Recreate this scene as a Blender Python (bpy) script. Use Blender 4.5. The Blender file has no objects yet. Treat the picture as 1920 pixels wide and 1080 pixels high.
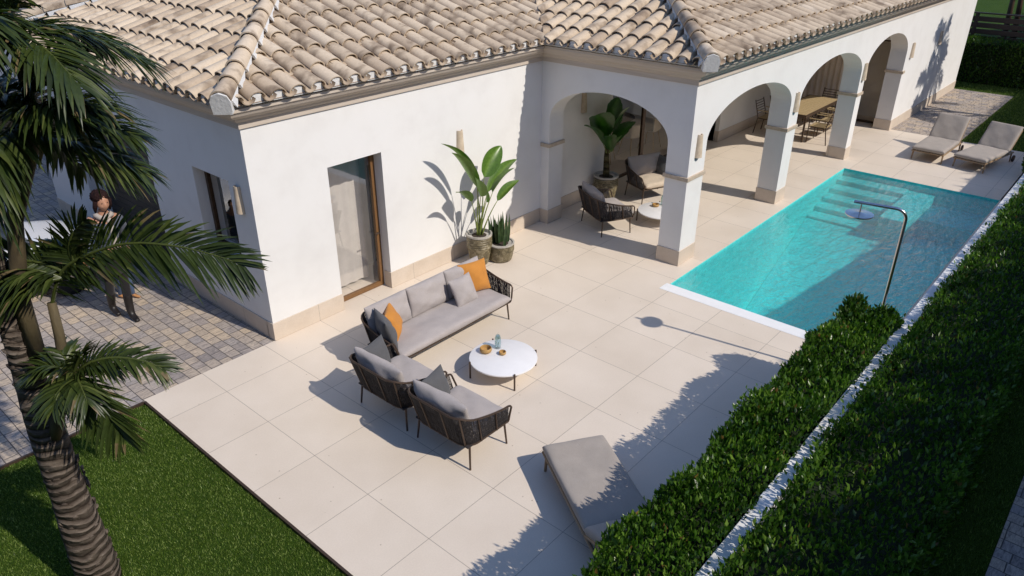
import bpy, bmesh, math, random
import numpy as np
from mathutils import Vector, Matrix
random.seed(7); RNG = np.random.default_rng(11)
PI = math.pi; R = math.radians
sc = bpy.context.scene; col = sc.collection
V3 = Vector

# ------------------------------------------------------------------ helpers
class MB:
    """collects faces for one mesh"""
    def __init__(s): s.v = []; s.f = []
    def add(s, vs, fs):
        o = len(s.v); s.v += [tuple(v) for v in vs]; s.f += [tuple(i + o for i in f) for f in fs]
    def box(s, x0, x1, y0, y1, z0, z1, M=None):
        vs = [V3(p) for p in ((x0,y0,z0),(x1,y0,z0),(x1,y1,z0),(x0,y1,z0),(x0,y0,z1),(x1,y0,z1),(x1,y1,z1),(x0,y1,z1))]
        if M is not None: vs = [M @ v for v in vs]
        s.add(vs, [(0,3,2,1),(4,5,6,7),(0,1,5,4),(1,2,6,5),(2,3,7,6),(3,0,4,7)])
    def tube(s, pts, r, n=8, caps=True, closed=False):
        pts = [V3(p) for p in pts]; k = len(pts)
        rs = r if isinstance(r, (list, tuple)) else [r]*k
        o = len(s.v); up = None
        for i, p in enumerate(pts):
            if closed: t = pts[(i+1) % k] - pts[i-1]
            else: t = pts[min(i+1, k-1)] - pts[max(i-1, 0)]
            t.normalize()
            if up is None:
                up = t.orthogonal().normalized()
            up = (up - t*up.dot(t))
            if up.length < 1e-6: up = t.orthogonal()
            up.normalize(); b = t.cross(up)
            for j in range(n):
                a = 2*PI*j/n; s.v.append(tuple(p + (up*math.cos(a) + b*math.sin(a))*rs[i]))
        m = k if closed else k-1
        for i in range(m):
            for j in range(n):
                a = o+i*n+j; b_ = o+i*n+(j+1) % n; c = o+((i+1) % k)*n+(j+1) % n; d = o+((i+1) % k)*n+j
                s.f.append((a, b_, c, d))
        if caps and not closed:
            s.f.append(tuple(o+j for j in range(n))[::-1]); s.f.append(tuple(o+(k-1)*n+j for j in range(n)))
    def lathe(s, prof, c=(0,0,0), n=32, M=None):
        o = len(s.v); c = V3(c)
        for (r, z) in prof:
            for j in range(n):
                a = 2*PI*j/n; p = V3((r*math.cos(a), r*math.sin(a), z)) + c
                if M is not None: p = M @ p
                s.v.append(tuple(p))
        for i in range(len(prof)-1):
            for j in range(n):
                s.f.append((o+i*n+j, o+i*n+(j+1) % n, o+(i+1)*n+(j+1) % n, o+(i+1)*n+j))
        s.f.append(tuple(o+j for j in range(n))[::-1]); s.f.append(tuple(o+(len(prof)-1)*n+j for j in range(n)))
    def quad(s, a, b, c, d): s.add([a, b, c, d], [(0,1,2,3)])
    def build(s, name, mat, parent=None, smooth=False, bevel=0.0, seg=2, sub=0, autos=None):
        me = bpy.data.meshes.new(name); me.from_pydata(s.v, [], s.f); me.update()
        return link(name, me, mat, parent, smooth, bevel, seg, sub, autos)

def link(name, me, mat, parent=None, smooth=False, bevel=0.0, seg=2, sub=0, autos=None):
    if mat is not None: me.materials.append(mat)
    o = bpy.data.objects.new(name, me); col.objects.link(o)
    if parent is not None: o.parent = parent
    if smooth: me.polygons.foreach_set('use_smooth', [True]*len(me.polygons))
    if bevel:
        b = o.modifiers.new('bevel', 'BEVEL'); b.width = bevel; b.segments = seg; b.limit_method = 'ANGLE'; b.angle_limit = R(35)
        me.polygons.foreach_set('use_smooth', [True]*len(me.polygons)); b.harden_normals = True
    if sub:
        m = o.modifiers.new('sub', 'SUBSURF'); m.levels = sub; m.render_levels = sub
    if autos: me.set_sharp_from_angle(angle=R(autos))
    return o

def fast_mesh(name, verts, faces, attr=None):
    verts = np.asarray(verts, np.float32); faces = np.asarray(faces, np.int32); k = faces.shape[1]
    me = bpy.data.meshes.new(name)
    me.vertices.add(len(verts)); me.vertices.foreach_set('co', verts.ravel())
    me.loops.add(faces.size); me.loops.foreach_set('vertex_index', faces.ravel())
    me.polygons.add(len(faces)); me.polygons.foreach_set('loop_start', np.arange(0, faces.size, k, dtype=np.int32))
    me.polygons.foreach_set('loop_total', np.full(len(faces), k, np.int32))
    me.update(calc_edges=True)
    if attr is not None:
        a = me.color_attributes.new('tint', 'FLOAT_COLOR', 'POINT')
        c = np.ones((len(verts), 4), np.float32); c[:, :attr.shape[1]] = attr; a.data.foreach_set('color', c.ravel())
    return me

def tag(o, label=None, cat=None, group=None, kind=None):
    if label: o['label'] = label
    if cat: o['category'] = cat
    if group: o['group'] = group
    if kind: o['kind'] = kind
    return o
def empty(name, loc=(0,0,0), rz=0.0):
    o = bpy.data.objects.new(name, None); col.objects.link(o); o.location = loc; o.rotation_euler = (0,0,rz)
    o.empty_display_size = .2; return o
def kids(o): return [c for c in bpy.data.objects if c.parent == o]
def copy_tree(o, parent=None):
    c = o.copy(); col.objects.link(c); c.parent = parent
    for ch in kids(o): copy_tree(ch, c)
    return c

# ------------------------------------------------------------------ materials
def N(nt, t, **kw):
    n = nt.nodes.new(t)
    for k, v in kw.items():
        if k in n.inputs: n.inputs[k].default_value = v
        else: setattr(n, k, v)
    return n
def mat(name, base=(.5,.5,.5), rough=.6, spec=.4, metal=0.0, coat=0.0):
    m = bpy.data.materials.new(name); m.use_nodes = True; nt = m.node_tree
    b = nt.nodes['Principled BSDF']; b.inputs['Base Color'].default_value = (*base, 1)
    b.inputs['Roughness'].default_value = rough; b.inputs['Specular IOR Level'].default_value = spec; b.inputs['Metallic'].default_value = metal
    b.inputs['Coat Weight'].default_value = coat
    return m, nt, b
def mixc(nt, fac, a, b, mode='MIX'):
    n = nt.nodes.new('ShaderNodeMix'); n.data_type = 'RGBA'; n.blend_type = mode
    for sock, v in ((n.inputs[0], fac), (n.inputs[6], a), (n.inputs[7], b)):
        if isinstance(v, (int, float)): sock.default_value = v
        elif isinstance(v, tuple): sock.default_value = (*v, 1) if len(v) == 3 else v
        else: nt.links.new(v, sock)
    return n.outputs[2]
def mth(nt, op, a, b=None, c=None):
    n = nt.nodes.new('ShaderNodeMath'); n.operation = op
    for i, v in enumerate((a, b, c)):
        if v is None: continue
        if isinstance(v, (int, float)): n.inputs[i].default_value = v
        else: nt.links.new(v, n.inputs[i])
    return n.outputs[0]
def ramp(nt, fac, stops, interp='LINEAR'):
    n = nt.nodes.new('ShaderNodeValToRGB'); cr = n.color_ramp; cr.interpolation = interp
    while len(cr.elements) > 1: cr.elements.remove(cr.elements[-1])
    for i, (p, c) in enumerate(stops):
        e = cr.elements[0] if i == 0 else cr.elements.new(p)
        e.position = p; e.color = (*c, 1) if len(c) == 3 else c
    nt.links.new(fac, n.inputs[0]); return n.outputs[0]
def noise(nt, vec, scale, detail=4, rough=.55, dist=0):
    n = N(nt, 'ShaderNodeTexNoise'); n.inputs['Scale'].default_value = scale; n.inputs['Detail'].default_value = detail
    n.inputs['Roughness'].default_value = rough; n.inputs['Distortion'].default_value = dist
    if vec is not None: nt.links.new(vec, n.inputs['Vector'])
    return n.outputs['Fac']
def pos(nt): return nt.nodes.new('ShaderNodeNewGeometry').outputs['Position']
def objc(nt): return nt.nodes.new('ShaderNodeTexCoord').outputs['Object']
def scl(nt, vec, s, rot=(0,0,0)):
    m = nt.nodes.new('ShaderNodeMapping'); m.inputs['Scale'].default_value = s; m.inputs['Rotation'].default_value = rot
    nt.links.new(vec, m.inputs['Vector']); return m.outputs[0]
def bump(nt, b, h, strength=.3, dist=.01):
    n = nt.nodes.new('ShaderNodeBump'); n.inputs['Strength'].default_value = strength; n.inputs['Distance'].default_value = dist
    nt.links.new(h, n.inputs['Height']); nt.links.new(n.outputs[0], b.inputs['Normal']); return n
L = lambda nt, a, b: nt.links.new(a, b)

def m_noise(name, c1, c2, scale, rough=.6, bs=.2, bd=.005, spec=.4, metal=0, detail=5, vec=None, bscale=None, coat=0):
    m, nt, b = mat(name, c1, rough, spec, metal, coat)
    p = objc(nt) if vec is None else scl(nt, objc(nt), vec)
    f = noise(nt, p, scale, detail)
    L(nt, ramp(nt, f, [(.3, c1), (.7, c2)]), b.inputs['Base Color'])
    bump(nt, b, f if bscale is None else noise(nt, p, bscale, 3), bs, bd)
    return m

def make_plaster():
    m, nt, b = mat('white_plaster', (.8,.79,.78), .85, .2)
    p = pos(nt); f = noise(nt, p, 2.2, 5); g = noise(nt, p, 90, 4)
    L(nt, ramp(nt, f, [(.2, (.70,.685,.67)), (.5, (.75,.74,.725)), (.8, (.765,.755,.745))]), b.inputs['Base Color'])
    s = mth(nt, 'ADD', mth(nt, 'MULTIPLY', g, .35), noise(nt, p, 14, 4)); bump(nt, b, s, .22, .008); return m
def make_patio():
    m, nt, b = mat('patio_stone', (.6,.5,.4), .55, .35)
    p = pos(nt); sp = N(nt, 'ShaderNodeSeparateXYZ'); L(nt, p, sp.inputs[0])
    def line(o, w):
        fr = mth(nt, 'FRACT', o); d = mth(nt, 'MINIMUM', fr, mth(nt, 'SUBTRACT', 1.0, fr)); return mth(nt, 'LESS_THAN', d, w)
    ln = mth(nt, 'MAXIMUM', line(sp.outputs[0], .0032), line(sp.outputs[1], .0032))
    fx = N(nt, 'ShaderNodeCombineXYZ'); L(nt, mth(nt, 'FLOOR', sp.outputs[0]), fx.inputs[0]); L(nt, mth(nt, 'FLOOR', sp.outputs[1]), fx.inputs[1])
    wn = N(nt, 'ShaderNodeTexWhiteNoise'); L(nt, fx.outputs[0], wn.inputs['Vector'])
    tile = ramp(nt, wn.outputs['Value'], [(0, (.67,.575,.475)), (.4, (.71,.615,.51)), (1, (.74,.645,.545))])
    big = noise(nt, p, 1.1, 5, .6); fine = noise(nt, p, 60, 4, .7)
    c = mixc(nt, .55, tile, ramp(nt, big, [(.3, (.655,.56,.455)), (.5, (.71,.615,.51)), (.72, (.77,.675,.57))]))
    c = mixc(nt, 1.0, c, ramp(nt, fine, [(.3, (.93,.93,.93)), (.6, (1,1,1)), (.8, (1.03,1.03,1.03))]), 'MULTIPLY')
    vo = N(nt, 'ShaderNodeTexVoronoi'); vo.inputs['Scale'].default_value = 4.5; L(nt, p, vo.inputs['Vector'])
    pit = ramp(nt, vo.outputs['Distance'], [(.0, (.35,.3,.26)), (.03, (.60,.55,.5)), (.05, (1,1,1))])
    c = mixc(nt, .85, c, pit, 'MULTIPLY')
    c = mixc(nt, ln, c, (.31,.265,.22))
    L(nt, c, b.inputs['Base Color'])
    h = mth(nt, 'SUBTRACT', mth(nt, 'MULTIPLY', fine, .12), ln); bump(nt, b, h, .35, .004)
    L(nt, ramp(nt, big, [(.3, (.42,)*3), (.7, (.6,)*3)]), b.inputs['Roughness'])
    return m
def make_paver(name='paver_stone', dark=1.0):
    m, nt, b = mat(name, (.3,.28,.25), .8, .25)
    p = pos(nt); v = scl(nt, p, (1,1,1), (0,0,R(90)))
    wob = N(nt, 'ShaderNodeVectorMath', operation='MULTIPLY_ADD')
    wn = N(nt, 'ShaderNodeTexNoise'); wn.inputs['Scale'].default_value = 3; L(nt, p, wn.inputs['Vector'])
    L(nt, wn.outputs['Color'], wob.inputs[0]); wob.inputs[1].default_value = (.02,.02,0); L(nt, v, wob.inputs[2])
    br = N(nt, 'ShaderNodeTexBrick'); br.offset = .5; br.squash = .8; br.squash_frequency = 3
    for k, x in (('Scale', 1.0), ('Brick Width', .225), ('Row Height', .166), ('Mortar Size', .0065), ('Mortar Smooth', .3), ('Bias', 0.0)): br.inputs[k].default_value = x
    br.inputs['Color1'].default_value = (0,0,0,1); br.inputs['Color2'].default_value = (1,1,1,1); br.inputs['Mortar'].default_value = (.5,.5,.5,1)
    L(nt, wob.outputs[0], br.inputs['Vector'])
    d = dark
    cr = ramp(nt, br.outputs['Color'], [(0, (.27*d,.24*d,.225*d)), (.2, (.36*d,.315*d,.285*d)), (.42, (.47*d,.385*d,.295*d)), (.6, (.33*d,.30*d,.285*d)), (.8, (.50*d,.405*d,.30*d)), (1, (.40*d,.355*d,.32*d))])
    st = noise(nt, scl(nt, p, (6,26,6)), 1.6, 6, .7, 1.2)
    cr = mixc(nt, 1.0, cr, ramp(nt, st, [(.34, (.50,.50,.54)), (.5, (.95,.95,.96)), (.66, (1.3,1.26,1.2))]), 'MULTIPLY')
    c = mixc(nt, br.outputs['Fac'], cr, (.10*d,.09*d,.085*d)); L(nt, c, b.inputs['Base Color'])
    h = mth(nt, 'SUBTRACT', mth(nt, 'MULTIPLY', st, .5), mth(nt, 'MULTIPLY', br.outputs['Fac'], 1.2)); bump(nt, b, h, .7, .012); return m
def make_tile():
    m, nt, b = mat('roof_clay', (.5,.4,.3), .8, .2)
    a = N(nt, 'ShaderNodeVertexColor', layer_name='tint'); sp = N(nt, 'ShaderNodeSeparateColor'); L(nt, a.outputs[0], sp.inputs[0])
    base = ramp(nt, sp.outputs[0], [(0, (.36,.27,.19)), (.18, (.46,.36,.26)), (.5, (.55,.44,.32)), (.8, (.60,.485,.355)), (1, (.66,.55,.42))])
    p = N(nt, 'ShaderNodeVectorMath', operation='MULTIPLY_ADD'); L(nt, a.outputs[0], p.inputs[0]); p.inputs[1].default_value = (0,9,17); L(nt, pos(nt), p.inputs[2])
    st = noise(nt, p.outputs[0], 3.2, 3, .5, .4); st2 = noise(nt, p.outputs[0], 26, 5, .65)
    c = mixc(nt, 1.0, base, ramp(nt, st, [(.30, (.42,.39,.38)), (.40, (.70,.68,.67)), (.50, (1,1,1)), (1, (1.06,1.05,1.04))]), 'MULTIPLY')
    c = mixc(nt, 1.0, c, ramp(nt, st2, [(.25, (.86,.86,.86)), (.6, (1,1,1)), (.85, (1.07,1.06,1.05))]), 'MULTIPLY')
    L(nt, c, b.inputs['Base Color']); bump(nt, b, st2, .25, .006); return m
def make_leaf(name, c_dark, c_mid, c_hi, rough=.42, trans=.18, spec=.45, tipc=None):
    m, nt, b = mat(name, c_mid, rough, spec)
    a = N(nt, 'ShaderNodeVertexColor', layer_name='tint'); sp = N(nt, 'ShaderNodeSeparateColor'); L(nt, a.outputs[0], sp.inputs[0])
    c = ramp(nt, sp.outputs[0], [(0, c_dark), (.5, c_mid), (.93, c_hi), (1.0, tipc or c_hi)])
    f = noise(nt, pos(nt), 25, 3); c = mixc(nt, 1.0, c, ramp(nt, f, [(.3, (.8,.8,.8)), (.7, (1.15,1.15,1.1))]), 'MULTIPLY')
    L(nt, c, b.inputs['Base Color'])
    tr = N(nt, 'ShaderNodeBsdfTranslucent'); L(nt, mixc(nt, 1.0, c, (1.3,1.7,.6), 'MULTIPLY'), tr.inputs[0])
    mx = N(nt, 'ShaderNodeMixShader'); mx.inputs[0].default_value = trans; L(nt, b.outputs[0], mx.inputs[1]); L(nt, tr.outputs[0], mx.inputs[2])
    L(nt, mx.outputs[0], nt.nodes['Material Output'].inputs['Surface']); return m
def schlick(nt, f0, mul=1.0, normal=None):
    lw = N(nt, 'ShaderNodeLayerWeight'); lw.inputs[0].default_value = .5
    if normal is not None: L(nt, normal, lw.inputs['Normal'])
    return mth(nt, 'MULTIPLY', mth(nt, 'MULTIPLY_ADD', mth(nt, 'POWER', lw.outputs['Facing'], 5.0), 1-f0, f0), mul)
def make_glass(name, tint, refl=1.0, rough=.02, alpha=.75):
    m = bpy.data.materials.new(name); m.use_nodes = True; nt = m.node_tree; nt.nodes.remove(nt.nodes['Principled BSDF'])
    t = N(nt, 'ShaderNodeBsdfTransparent'); t.inputs[0].default_value = (*tint, 1)
    g = N(nt, 'ShaderNodeBsdfGlossy'); g.inputs['Roughness'].default_value = rough; g.inputs[0].default_value = (refl, refl, refl, 1)
    mx = N(nt, 'ShaderNodeMixShader'); L(nt, mth(nt, 'ADD', schlick(nt, .05), alpha), mx.inputs[0])
    L(nt, t.outputs[0], mx.inputs[1]); L(nt, g.outputs[0], mx.inputs[2]); L(nt, mx.outputs[0], nt.nodes['Material Output'].inputs['Surface']); return m
def make_water():
    m = bpy.data.materials.new('pool_water_surface'); m.use_nodes = True; nt = m.node_tree; nt.nodes.remove(nt.nodes['Principled BSDF'])
    t = N(nt, 'ShaderNodeBsdfTransparent'); t.inputs[0].default_value = (.64,.94,.97,1)
    g = N(nt, 'ShaderNodeBsdfGlossy'); g.inputs['Roughness'].default_value = .05
    p = pos(nt); w1 = noise(nt, scl(nt, p, (1.0,2.6,1), (0,0,R(-25))), 3.0, 5, .62, .6); w2 = noise(nt, scl(nt, p, (1,1.5,1)), 16, 4, .6)
    h = mth(nt, 'ADD', w1, mth(nt, 'MULTIPLY', w2, .22))
    bp = N(nt, 'ShaderNodeBump'); bp.inputs['Strength'].default_value = .62; bp.inputs['Distance'].default_value = .06; L(nt, h, bp.inputs['Height'])
    L(nt, bp.outputs[0], g.inputs['Normal']); 
    mx = N(nt, 'ShaderNodeMixShader'); L(nt, schlick(nt, .035, 2.6, bp.outputs[0]), mx.inputs[0])
    L(nt, t.outputs[0], mx.inputs[1]); L(nt, g.outputs[0], mx.inputs[2]); L(nt, mx.outputs[0], nt.nodes['Material Output'].inputs['Surface']); return m
def make_pool_tile():
    m, nt, b = mat('pool_mosaic', (.1,.7,.66), .6, .2)
    p = pos(nt); vo = N(nt, 'ShaderNodeTexVoronoi'); vo.inputs['Scale'].default_value = 22; vo.inputs['Randomness'].default_value = .25; L(nt, p, vo.inputs['Vector'])
    sp = N(nt, 'ShaderNodeSeparateColor'); L(nt, vo.outputs['Color'], sp.inputs[0])
    c = ramp(nt, sp.outputs[0], [(0, (.09,.66,.65)), (.5, (.115,.74,.72)), (1, (.14,.81,.785))])
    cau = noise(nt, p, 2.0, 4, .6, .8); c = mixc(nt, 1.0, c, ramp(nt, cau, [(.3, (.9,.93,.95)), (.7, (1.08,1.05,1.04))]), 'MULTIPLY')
    L(nt, c, b.inputs['Base Color']); return m
def make_wood(name, c1, c2, sc_=(1,18,18), rough=.5, scale=2.5):
    m, nt, b = mat(name, c1, rough, .35); p = scl(nt, objc(nt), sc_); f = noise(nt, p, scale, 6, .6, .5)
    L(nt, ramp(nt, f, [(.3, c1), (.7, c2)]), b.inputs['Base Color']); bump(nt, b, f, .15, .003); return m
def make_fabric(name, c, var=.06, rough=.9):
    m, nt, b = mat(name, c, rough, .15); p = objc(nt)
    wv = noise(nt, scl(nt, p, (1,1,.4)), 260, 2, .6); big = noise(nt, p, 5, 4); c1 = tuple(x*(1-var) for x in c); c2 = tuple(min(1, x*(1+var)) for x in c)
    cc = ramp(nt, big, [(.3, c1), (.7, c2)]); cc = mixc(nt, 1.0, cc, ramp(nt, wv, [(.3, (.84,.84,.84)), (.7, (1.08,1.08,1.08))]), 'MULTIPLY')
    L(nt, cc, b.inputs['Base Color']); h = mth(nt, 'ADD', mth(nt, 'MULTIPLY', wv, .12), noise(nt, p, 9, 3)); bump(nt, b, h, .35, .012)
    b.inputs['Sheen Weight'].default_value = .15; return m
def make_cornice():
    m, nt, b = mat('cornice_stone', (.52,.45,.37), .75, .25); p = pos(nt)
    f = noise(nt, scl(nt, p, (1,1,22)), 1.2, 6, .65, .6)
    L(nt, ramp(nt, f, [(.25, (.46,.385,.32)), (.5, (.54,.465,.39)), (.75, (.60,.525,.45))]), b.inputs['Base Color']); bump(nt, b, f, .15, .004); return m
def make_stone(name, a, c, s=3):
    m, nt, b = mat(name, a, .65, .3); p = pos(nt); f = noise(nt, p, s, 5, .6); g = noise(nt, p, 70, 3, .7)
    cc = mixc(nt, 1.0, ramp(nt, f, [(.3, a), (.7, c)]), ramp(nt, g, [(.3, (.93,.93,.93)), (.7, (1.04,1.04,1.04))]), 'MULTIPLY')
    sp = N(nt, 'ShaderNodeSeparateXYZ'); L(nt, p, sp.inputs[0])
    fr = mth(nt, 'FRACT', mth(nt, 'ADD', mth(nt, 'ADD', sp.outputs[0], sp.outputs[1]), .37)); ln = mth(nt, 'LESS_THAN', fr, .006)
    cc = mixc(nt, ln, cc, (.30,.26,.22)); L(nt, cc, b.inputs['Base Color']); bump(nt, b, g, .15, .003); return m
def make_grass(name, a, c, s=55):
    m, nt, b = mat(name, a, .9, .1); p = pos(nt); f = noise(nt, p, s, 5, .75); g = noise(nt, p, 1.2, 3)
    cc = mixc(nt, 1.0, ramp(nt, f, [(.3, a), (.7, c)]), ramp(nt, g, [(.3, (.8,.85,.8)), (.7, (1.15,1.1,1.1))]), 'MULTIPLY')
    L(nt, cc, b.inputs['Base Color']); bump(nt, b, f, .9, .03); return m

M = {}
M['plaster'] = make_plaster(); M['patio'] = make_patio(); M['paver'] = make_paver(); M['tile'] = make_tile()
M['cornice'] = make_cornice(); M['plinth'] = make_stone('plinth_stone', (.56,.47,.38), (.63,.54,.45)); M['band'] = m_noise('band_stone', (.44,.35,.26), (.55,.46,.36), 14, .6, .2)
M['mortar'] = m_noise('white_mortar', (.58,.57,.55), (.70,.69,.67), 30, .9, .6, .01)
M['channel'] = m_noise('channel_clay', (.33,.24,.175), (.42,.32,.24), 8, .85)
M['coping'] = m_noise('white_coping', (.78,.78,.78), (.83,.83,.83), 8, .6, .1)
M['water'] = make_water(); M['pool'] = make_pool_tile()
M['leaf'] = make_leaf('hedge_leaf', (.020,.050,.006), (.058,.130,.015), (.16,.26,.036), .34, .28, .5, (.16,.10,.03))
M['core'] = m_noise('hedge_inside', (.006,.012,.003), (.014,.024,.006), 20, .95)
M['lawn'] = make_grass('lawn_soil', (.022,.045,.006), (.050,.100,.012)); M['blade'] = make_leaf('grass_blade', (.042,.078,.007), (.085,.145,.014), (.34,.42,.13), .45, .2, .4)  # brightest blade tint paints sparkles of light on the grass
M['meadow'] = make_grass('meadow', (.045,.085,.02), (.085,.135,.035), 18); M['soil'] = m_noise('soil', (.03,.022,.016), (.07,.05,.036), 30, .95, .8, .02)
M['palmleaf'] = make_leaf('palm_leaflet', (.016,.026,.006), (.038,.058,.012), (.095,.115,.030), .40, .20, .45, (.16,.12,.06))
M['bark'] = None
M['bronze'] = m_noise('bronze_frame', (.055,.030,.018), (.085,.048,.028), 20, .4, .05, metal=.3); M['bronze_lit'] = m_noise('bronze_frame_lit', (.17,.085,.032), (.21,.11,.045), 20, .45, .05)  # second frame is the bronze one with sunlight put into its colour
M['glass'] = make_glass('window_glass', (.96,.96,.96), 1, .02, .10); M['glass_dark'] = make_glass('bronze_glass', (.94,.89,.83), .55, .03, .0)
M['rail'] = m_noise('brown_metal', (.065,.043,.031), (.095,.063,.045), 30, .42, .05, metal=.4)
M['rope'] = m_noise('dark_rope', (.022,.019,.020), (.045,.039,.040), 90, .8, .3)
M['fab'] = make_fabric('taupe_fabric', (.40,.36,.345)); M['fab_d'] = make_fabric('charcoal_fabric', (.095,.095,.10)); M['fab_o'] = make_fabric('orange_fabric', (.52,.22,.045))
M['fab_l'] = make_fabric('lounger_fabric', (.37,.325,.285)); M['fab_c'] = make_fabric('cream_fabric', (.56,.47,.37))
M['teak'] = make_wood('teak', (.24,.155,.085), (.36,.25,.15)); M['tabletop'] = make_wood('table_slats', (.34,.25,.13), (.44,.34,.20), (2,30,30)); M['white'] = m_noise('white_lacquer', (.76,.75,.75), (.80,.79,.79), 6, .35, .02)
M['steel'] = m_noise('brushed_steel', (.55,.53,.52), (.66,.64,.63), 12, .22, .03, metal=1.0, vec=(1,1,.1)); M['rubber'] = m_noise('rubber', (.015,.015,.015), (.03,.03,.03), 40, .8)
M['bowl'] = make_wood('bowl_wood', (.36,.20,.06), (.52,.33,.13), (4,4,22)); M['lampclay'] = m_noise('lamp_clay', (.50,.40,.29), (.66,.55,.42), 9, .85, .3)
M['fence'] = make_wood('fence_wood', (.055,.032,.022), (.095,.058,.040)); M['slats'] = m_noise('door_slats', (.045,.036,.028), (.065,.052,.042), 8, .6)

def bark_mat(name, c1, c2, c3, ring=9.0):
    m, nt, b = mat(name, c1, .9, .15); p = objc(nt)
    n = N(nt, 'ShaderNodeTexNoise'); n.inputs['Scale'].default_value = 3; L(nt, p, n.inputs['Vector'])
    wob = N(nt, 'ShaderNodeVectorMath', operation='MULTIPLY_ADD'); L(nt, n.outputs['Color'], wob.inputs[0]); wob.inputs[1].default_value = (0,0,.24); L(nt, p, wob.inputs[2])
    sp = N(nt, 'ShaderNodeSeparateXYZ'); L(nt, wob.outputs[0], sp.inputs[0])
    fr = mth(nt, 'FRACT', mth(nt, 'MULTIPLY', sp.outputs[2], ring)); tri = mth(nt, 'MULTIPLY', mth(nt, 'ABSOLUTE', mth(nt, 'SUBTRACT', fr, .5)), 2.0)
    f = noise(nt, scl(nt, p, (5,5,18)), 1.3, 5, .7)
    c = ramp(nt, f, [(.25, c1), (.55, c2), (.8, c3)]); c = mixc(nt, 1.0, c, ramp(nt, tri, [(0, (1.1,1.1,1.1)), (.5, (.85,.85,.85)), (.85, (.55,.52,.50)), (1, (.28,.26,.24))]), 'MULTIPLY')
    L(nt, c, b.inputs['Base Color']); bump(nt, b, mth(nt, 'SUBTRACT', mth(nt, 'MULTIPLY', f, .6), tri), .9, .03); return m
M['bark'] = bark_mat('palm_bark', (.055,.042,.034), (.135,.108,.086), (.25,.21,.17), 10.5)

# ------------------------------------------------------------------ ground & setting
def sheet(name, x0, x1, y0, y1, z, m, kind='structure', z0=None):
    b = MB()
    if z0 is None: b.quad((x0,y0,z),(x1,y0,z),(x1,y1,z),(x0,y1,z))
    else: b.box(x0,x1,y0,y1,z0,z)
    o = b.build(name, m); tag(o, kind=kind); return o
gb = MB(); g0, g1 = -400, 400                      # ground sheet with the pool cut out of it
for (x0, x1, y0, y1) in ((g0,6.76,g0,g1),(6.76,15.22,g0,-6.32),(6.76,15.22,-2.86,g1),(15.22,g1,g0,g1)): gb.quad((x0,y0,-.06),(x1,y0,-.06),(x1,y1,-.06),(x0,y1,-.06))
tag(gb.build('ground', M['meadow']), kind='structure')
PX0, PX1, PY0, PY1 = 6.78, 15.2, -6.3, -2.88          # pool
pb = MB()
for (x0, x1, y0, y1) in ((-.83,6.52,-6.72,.66),(6.52,6.78,-2.82,.66),(6.52,6.78,-6.72,-6.3),(6.78,15.2,-2.88,.66),(6.78,15.2,-6.72,-6.3),(15.2,19.68,-6.3,.66),(7.6,19.9,.66,8.8),(1.19,7.6,.66,1.7),(19.68,19.9,-2.1,.66),(19.9,20.9,-2.1,.66)):
    pb.box(x0,x1,y0,y1,-.05,0)
tag(pb.build('patio', M['patio']), kind='structure')
tag(sheet('coping', 6.52, 6.775, -6.3, -2.822, .004, M['coping'], z0=-.045), kind='structure')
eb = MB(); eb.box(-.86,-.831,-7.5,.60,-.05,.012); eb.box(-8,-.86,.60,.63,-.05,.006)
tag(eb.build('lawn_edging', M['rail']), kind='structure')
tag(sheet('driveway', -30, 1.3, .631, 30, -.004, M['paver'], z0=-.055), kind='structure')
tag(sheet('rear_drive', 1.301, 40, 8.81, 30, -.004, M['paver'], z0=-.055), kind='structure')
tag(sheet('side_paving', 19.69, 26.75, -4.45, -2.5, -.002, M['paver'], z0=-.055), kind='structure')
tag(sheet('pavement', -30, 60, -14, -8.5, -.01, M['paver'], z0=-.055), kind='structure')
tag(sheet('lawn', -30, -.861, -6.72, .599, -.03, M['lawn'], z0=-.055), kind='structure')
tag(sheet('garden_strip', -30, 60, -8.495, -6.95, -.02, M['lawn'], z0=-.055), kind='structure')
tag(sheet('side_lawn', 19.69, 60, -6.72, -4.455, -.02, M['lawn'], z0=-.055), kind='structure')
tag(sheet('far_lawn', 26.76, 60, -4.45, 20, -.022, M['lawn'], z0=-.055), kind='structure')
tag(sheet('planting_bed', 15.21, 19.68, -6.72, -6.305, -.012, M['soil'], z0=-.055), kind='structure')

def blades(name, n, x0, x1, y0, y1, h, w, seed, label=None):
    r = np.random.default_rng(seed); c = np.stack([r.uniform(x0,x1,n), r.uniform(y0,y1,n), np.full(n,-.03)], 1)
    a = r.uniform(0,2*PI,n); ln = r.uniform(.3,1.0,n)*h; lean = r.uniform(.0,.8,n); b_ = r.uniform(0,2*PI,n); ww = w*r.uniform(.6,1.2,n)
    d = np.stack([np.cos(a), np.sin(a), np.zeros(n)], 1)*ww[:,None]
    tip = c + np.stack([np.cos(b_)*lean*ln, np.sin(b_)*lean*ln, ln], 1)
    v = np.stack([c-d, c+d, tip], 1).reshape(-1,3); f = np.arange(3*n).reshape(-1,3)
    t = np.repeat(np.clip(r.normal(.5,.22,n),0,.92), 3)[:,None]
    return tag(link(name, fast_mesh(name, v, f, np.hstack([t,t,t])), M['blade']), kind='stuff')
o = blades('grass', 150000, -3.4, -.865, -5.0, .59, .034, .0034, 1); tag(o, 'clipped green artificial looking turf beside the patio', 'grass', kind='stuff')
o = blades('grass', 26000, 19.7, 28.2, -6.6, -4.46, .07, .008, 2); tag(o, 'shaded lawn grass at the far end of the garden', 'grass', kind='stuff')
o = blades('grass', 14000, 26.76, 28.2, -4.4, 3, .07, .008, 3); tag(o, 'lawn strip in front of the far hedge', 'grass', kind='stuff')
o = blades('grass', 50000, -1.0, 9, -8.49, -7.3, .06, .005, 4); tag(o, 'dark shaded grass outside the boundary hedge', 'grass', kind='stuff')

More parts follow.
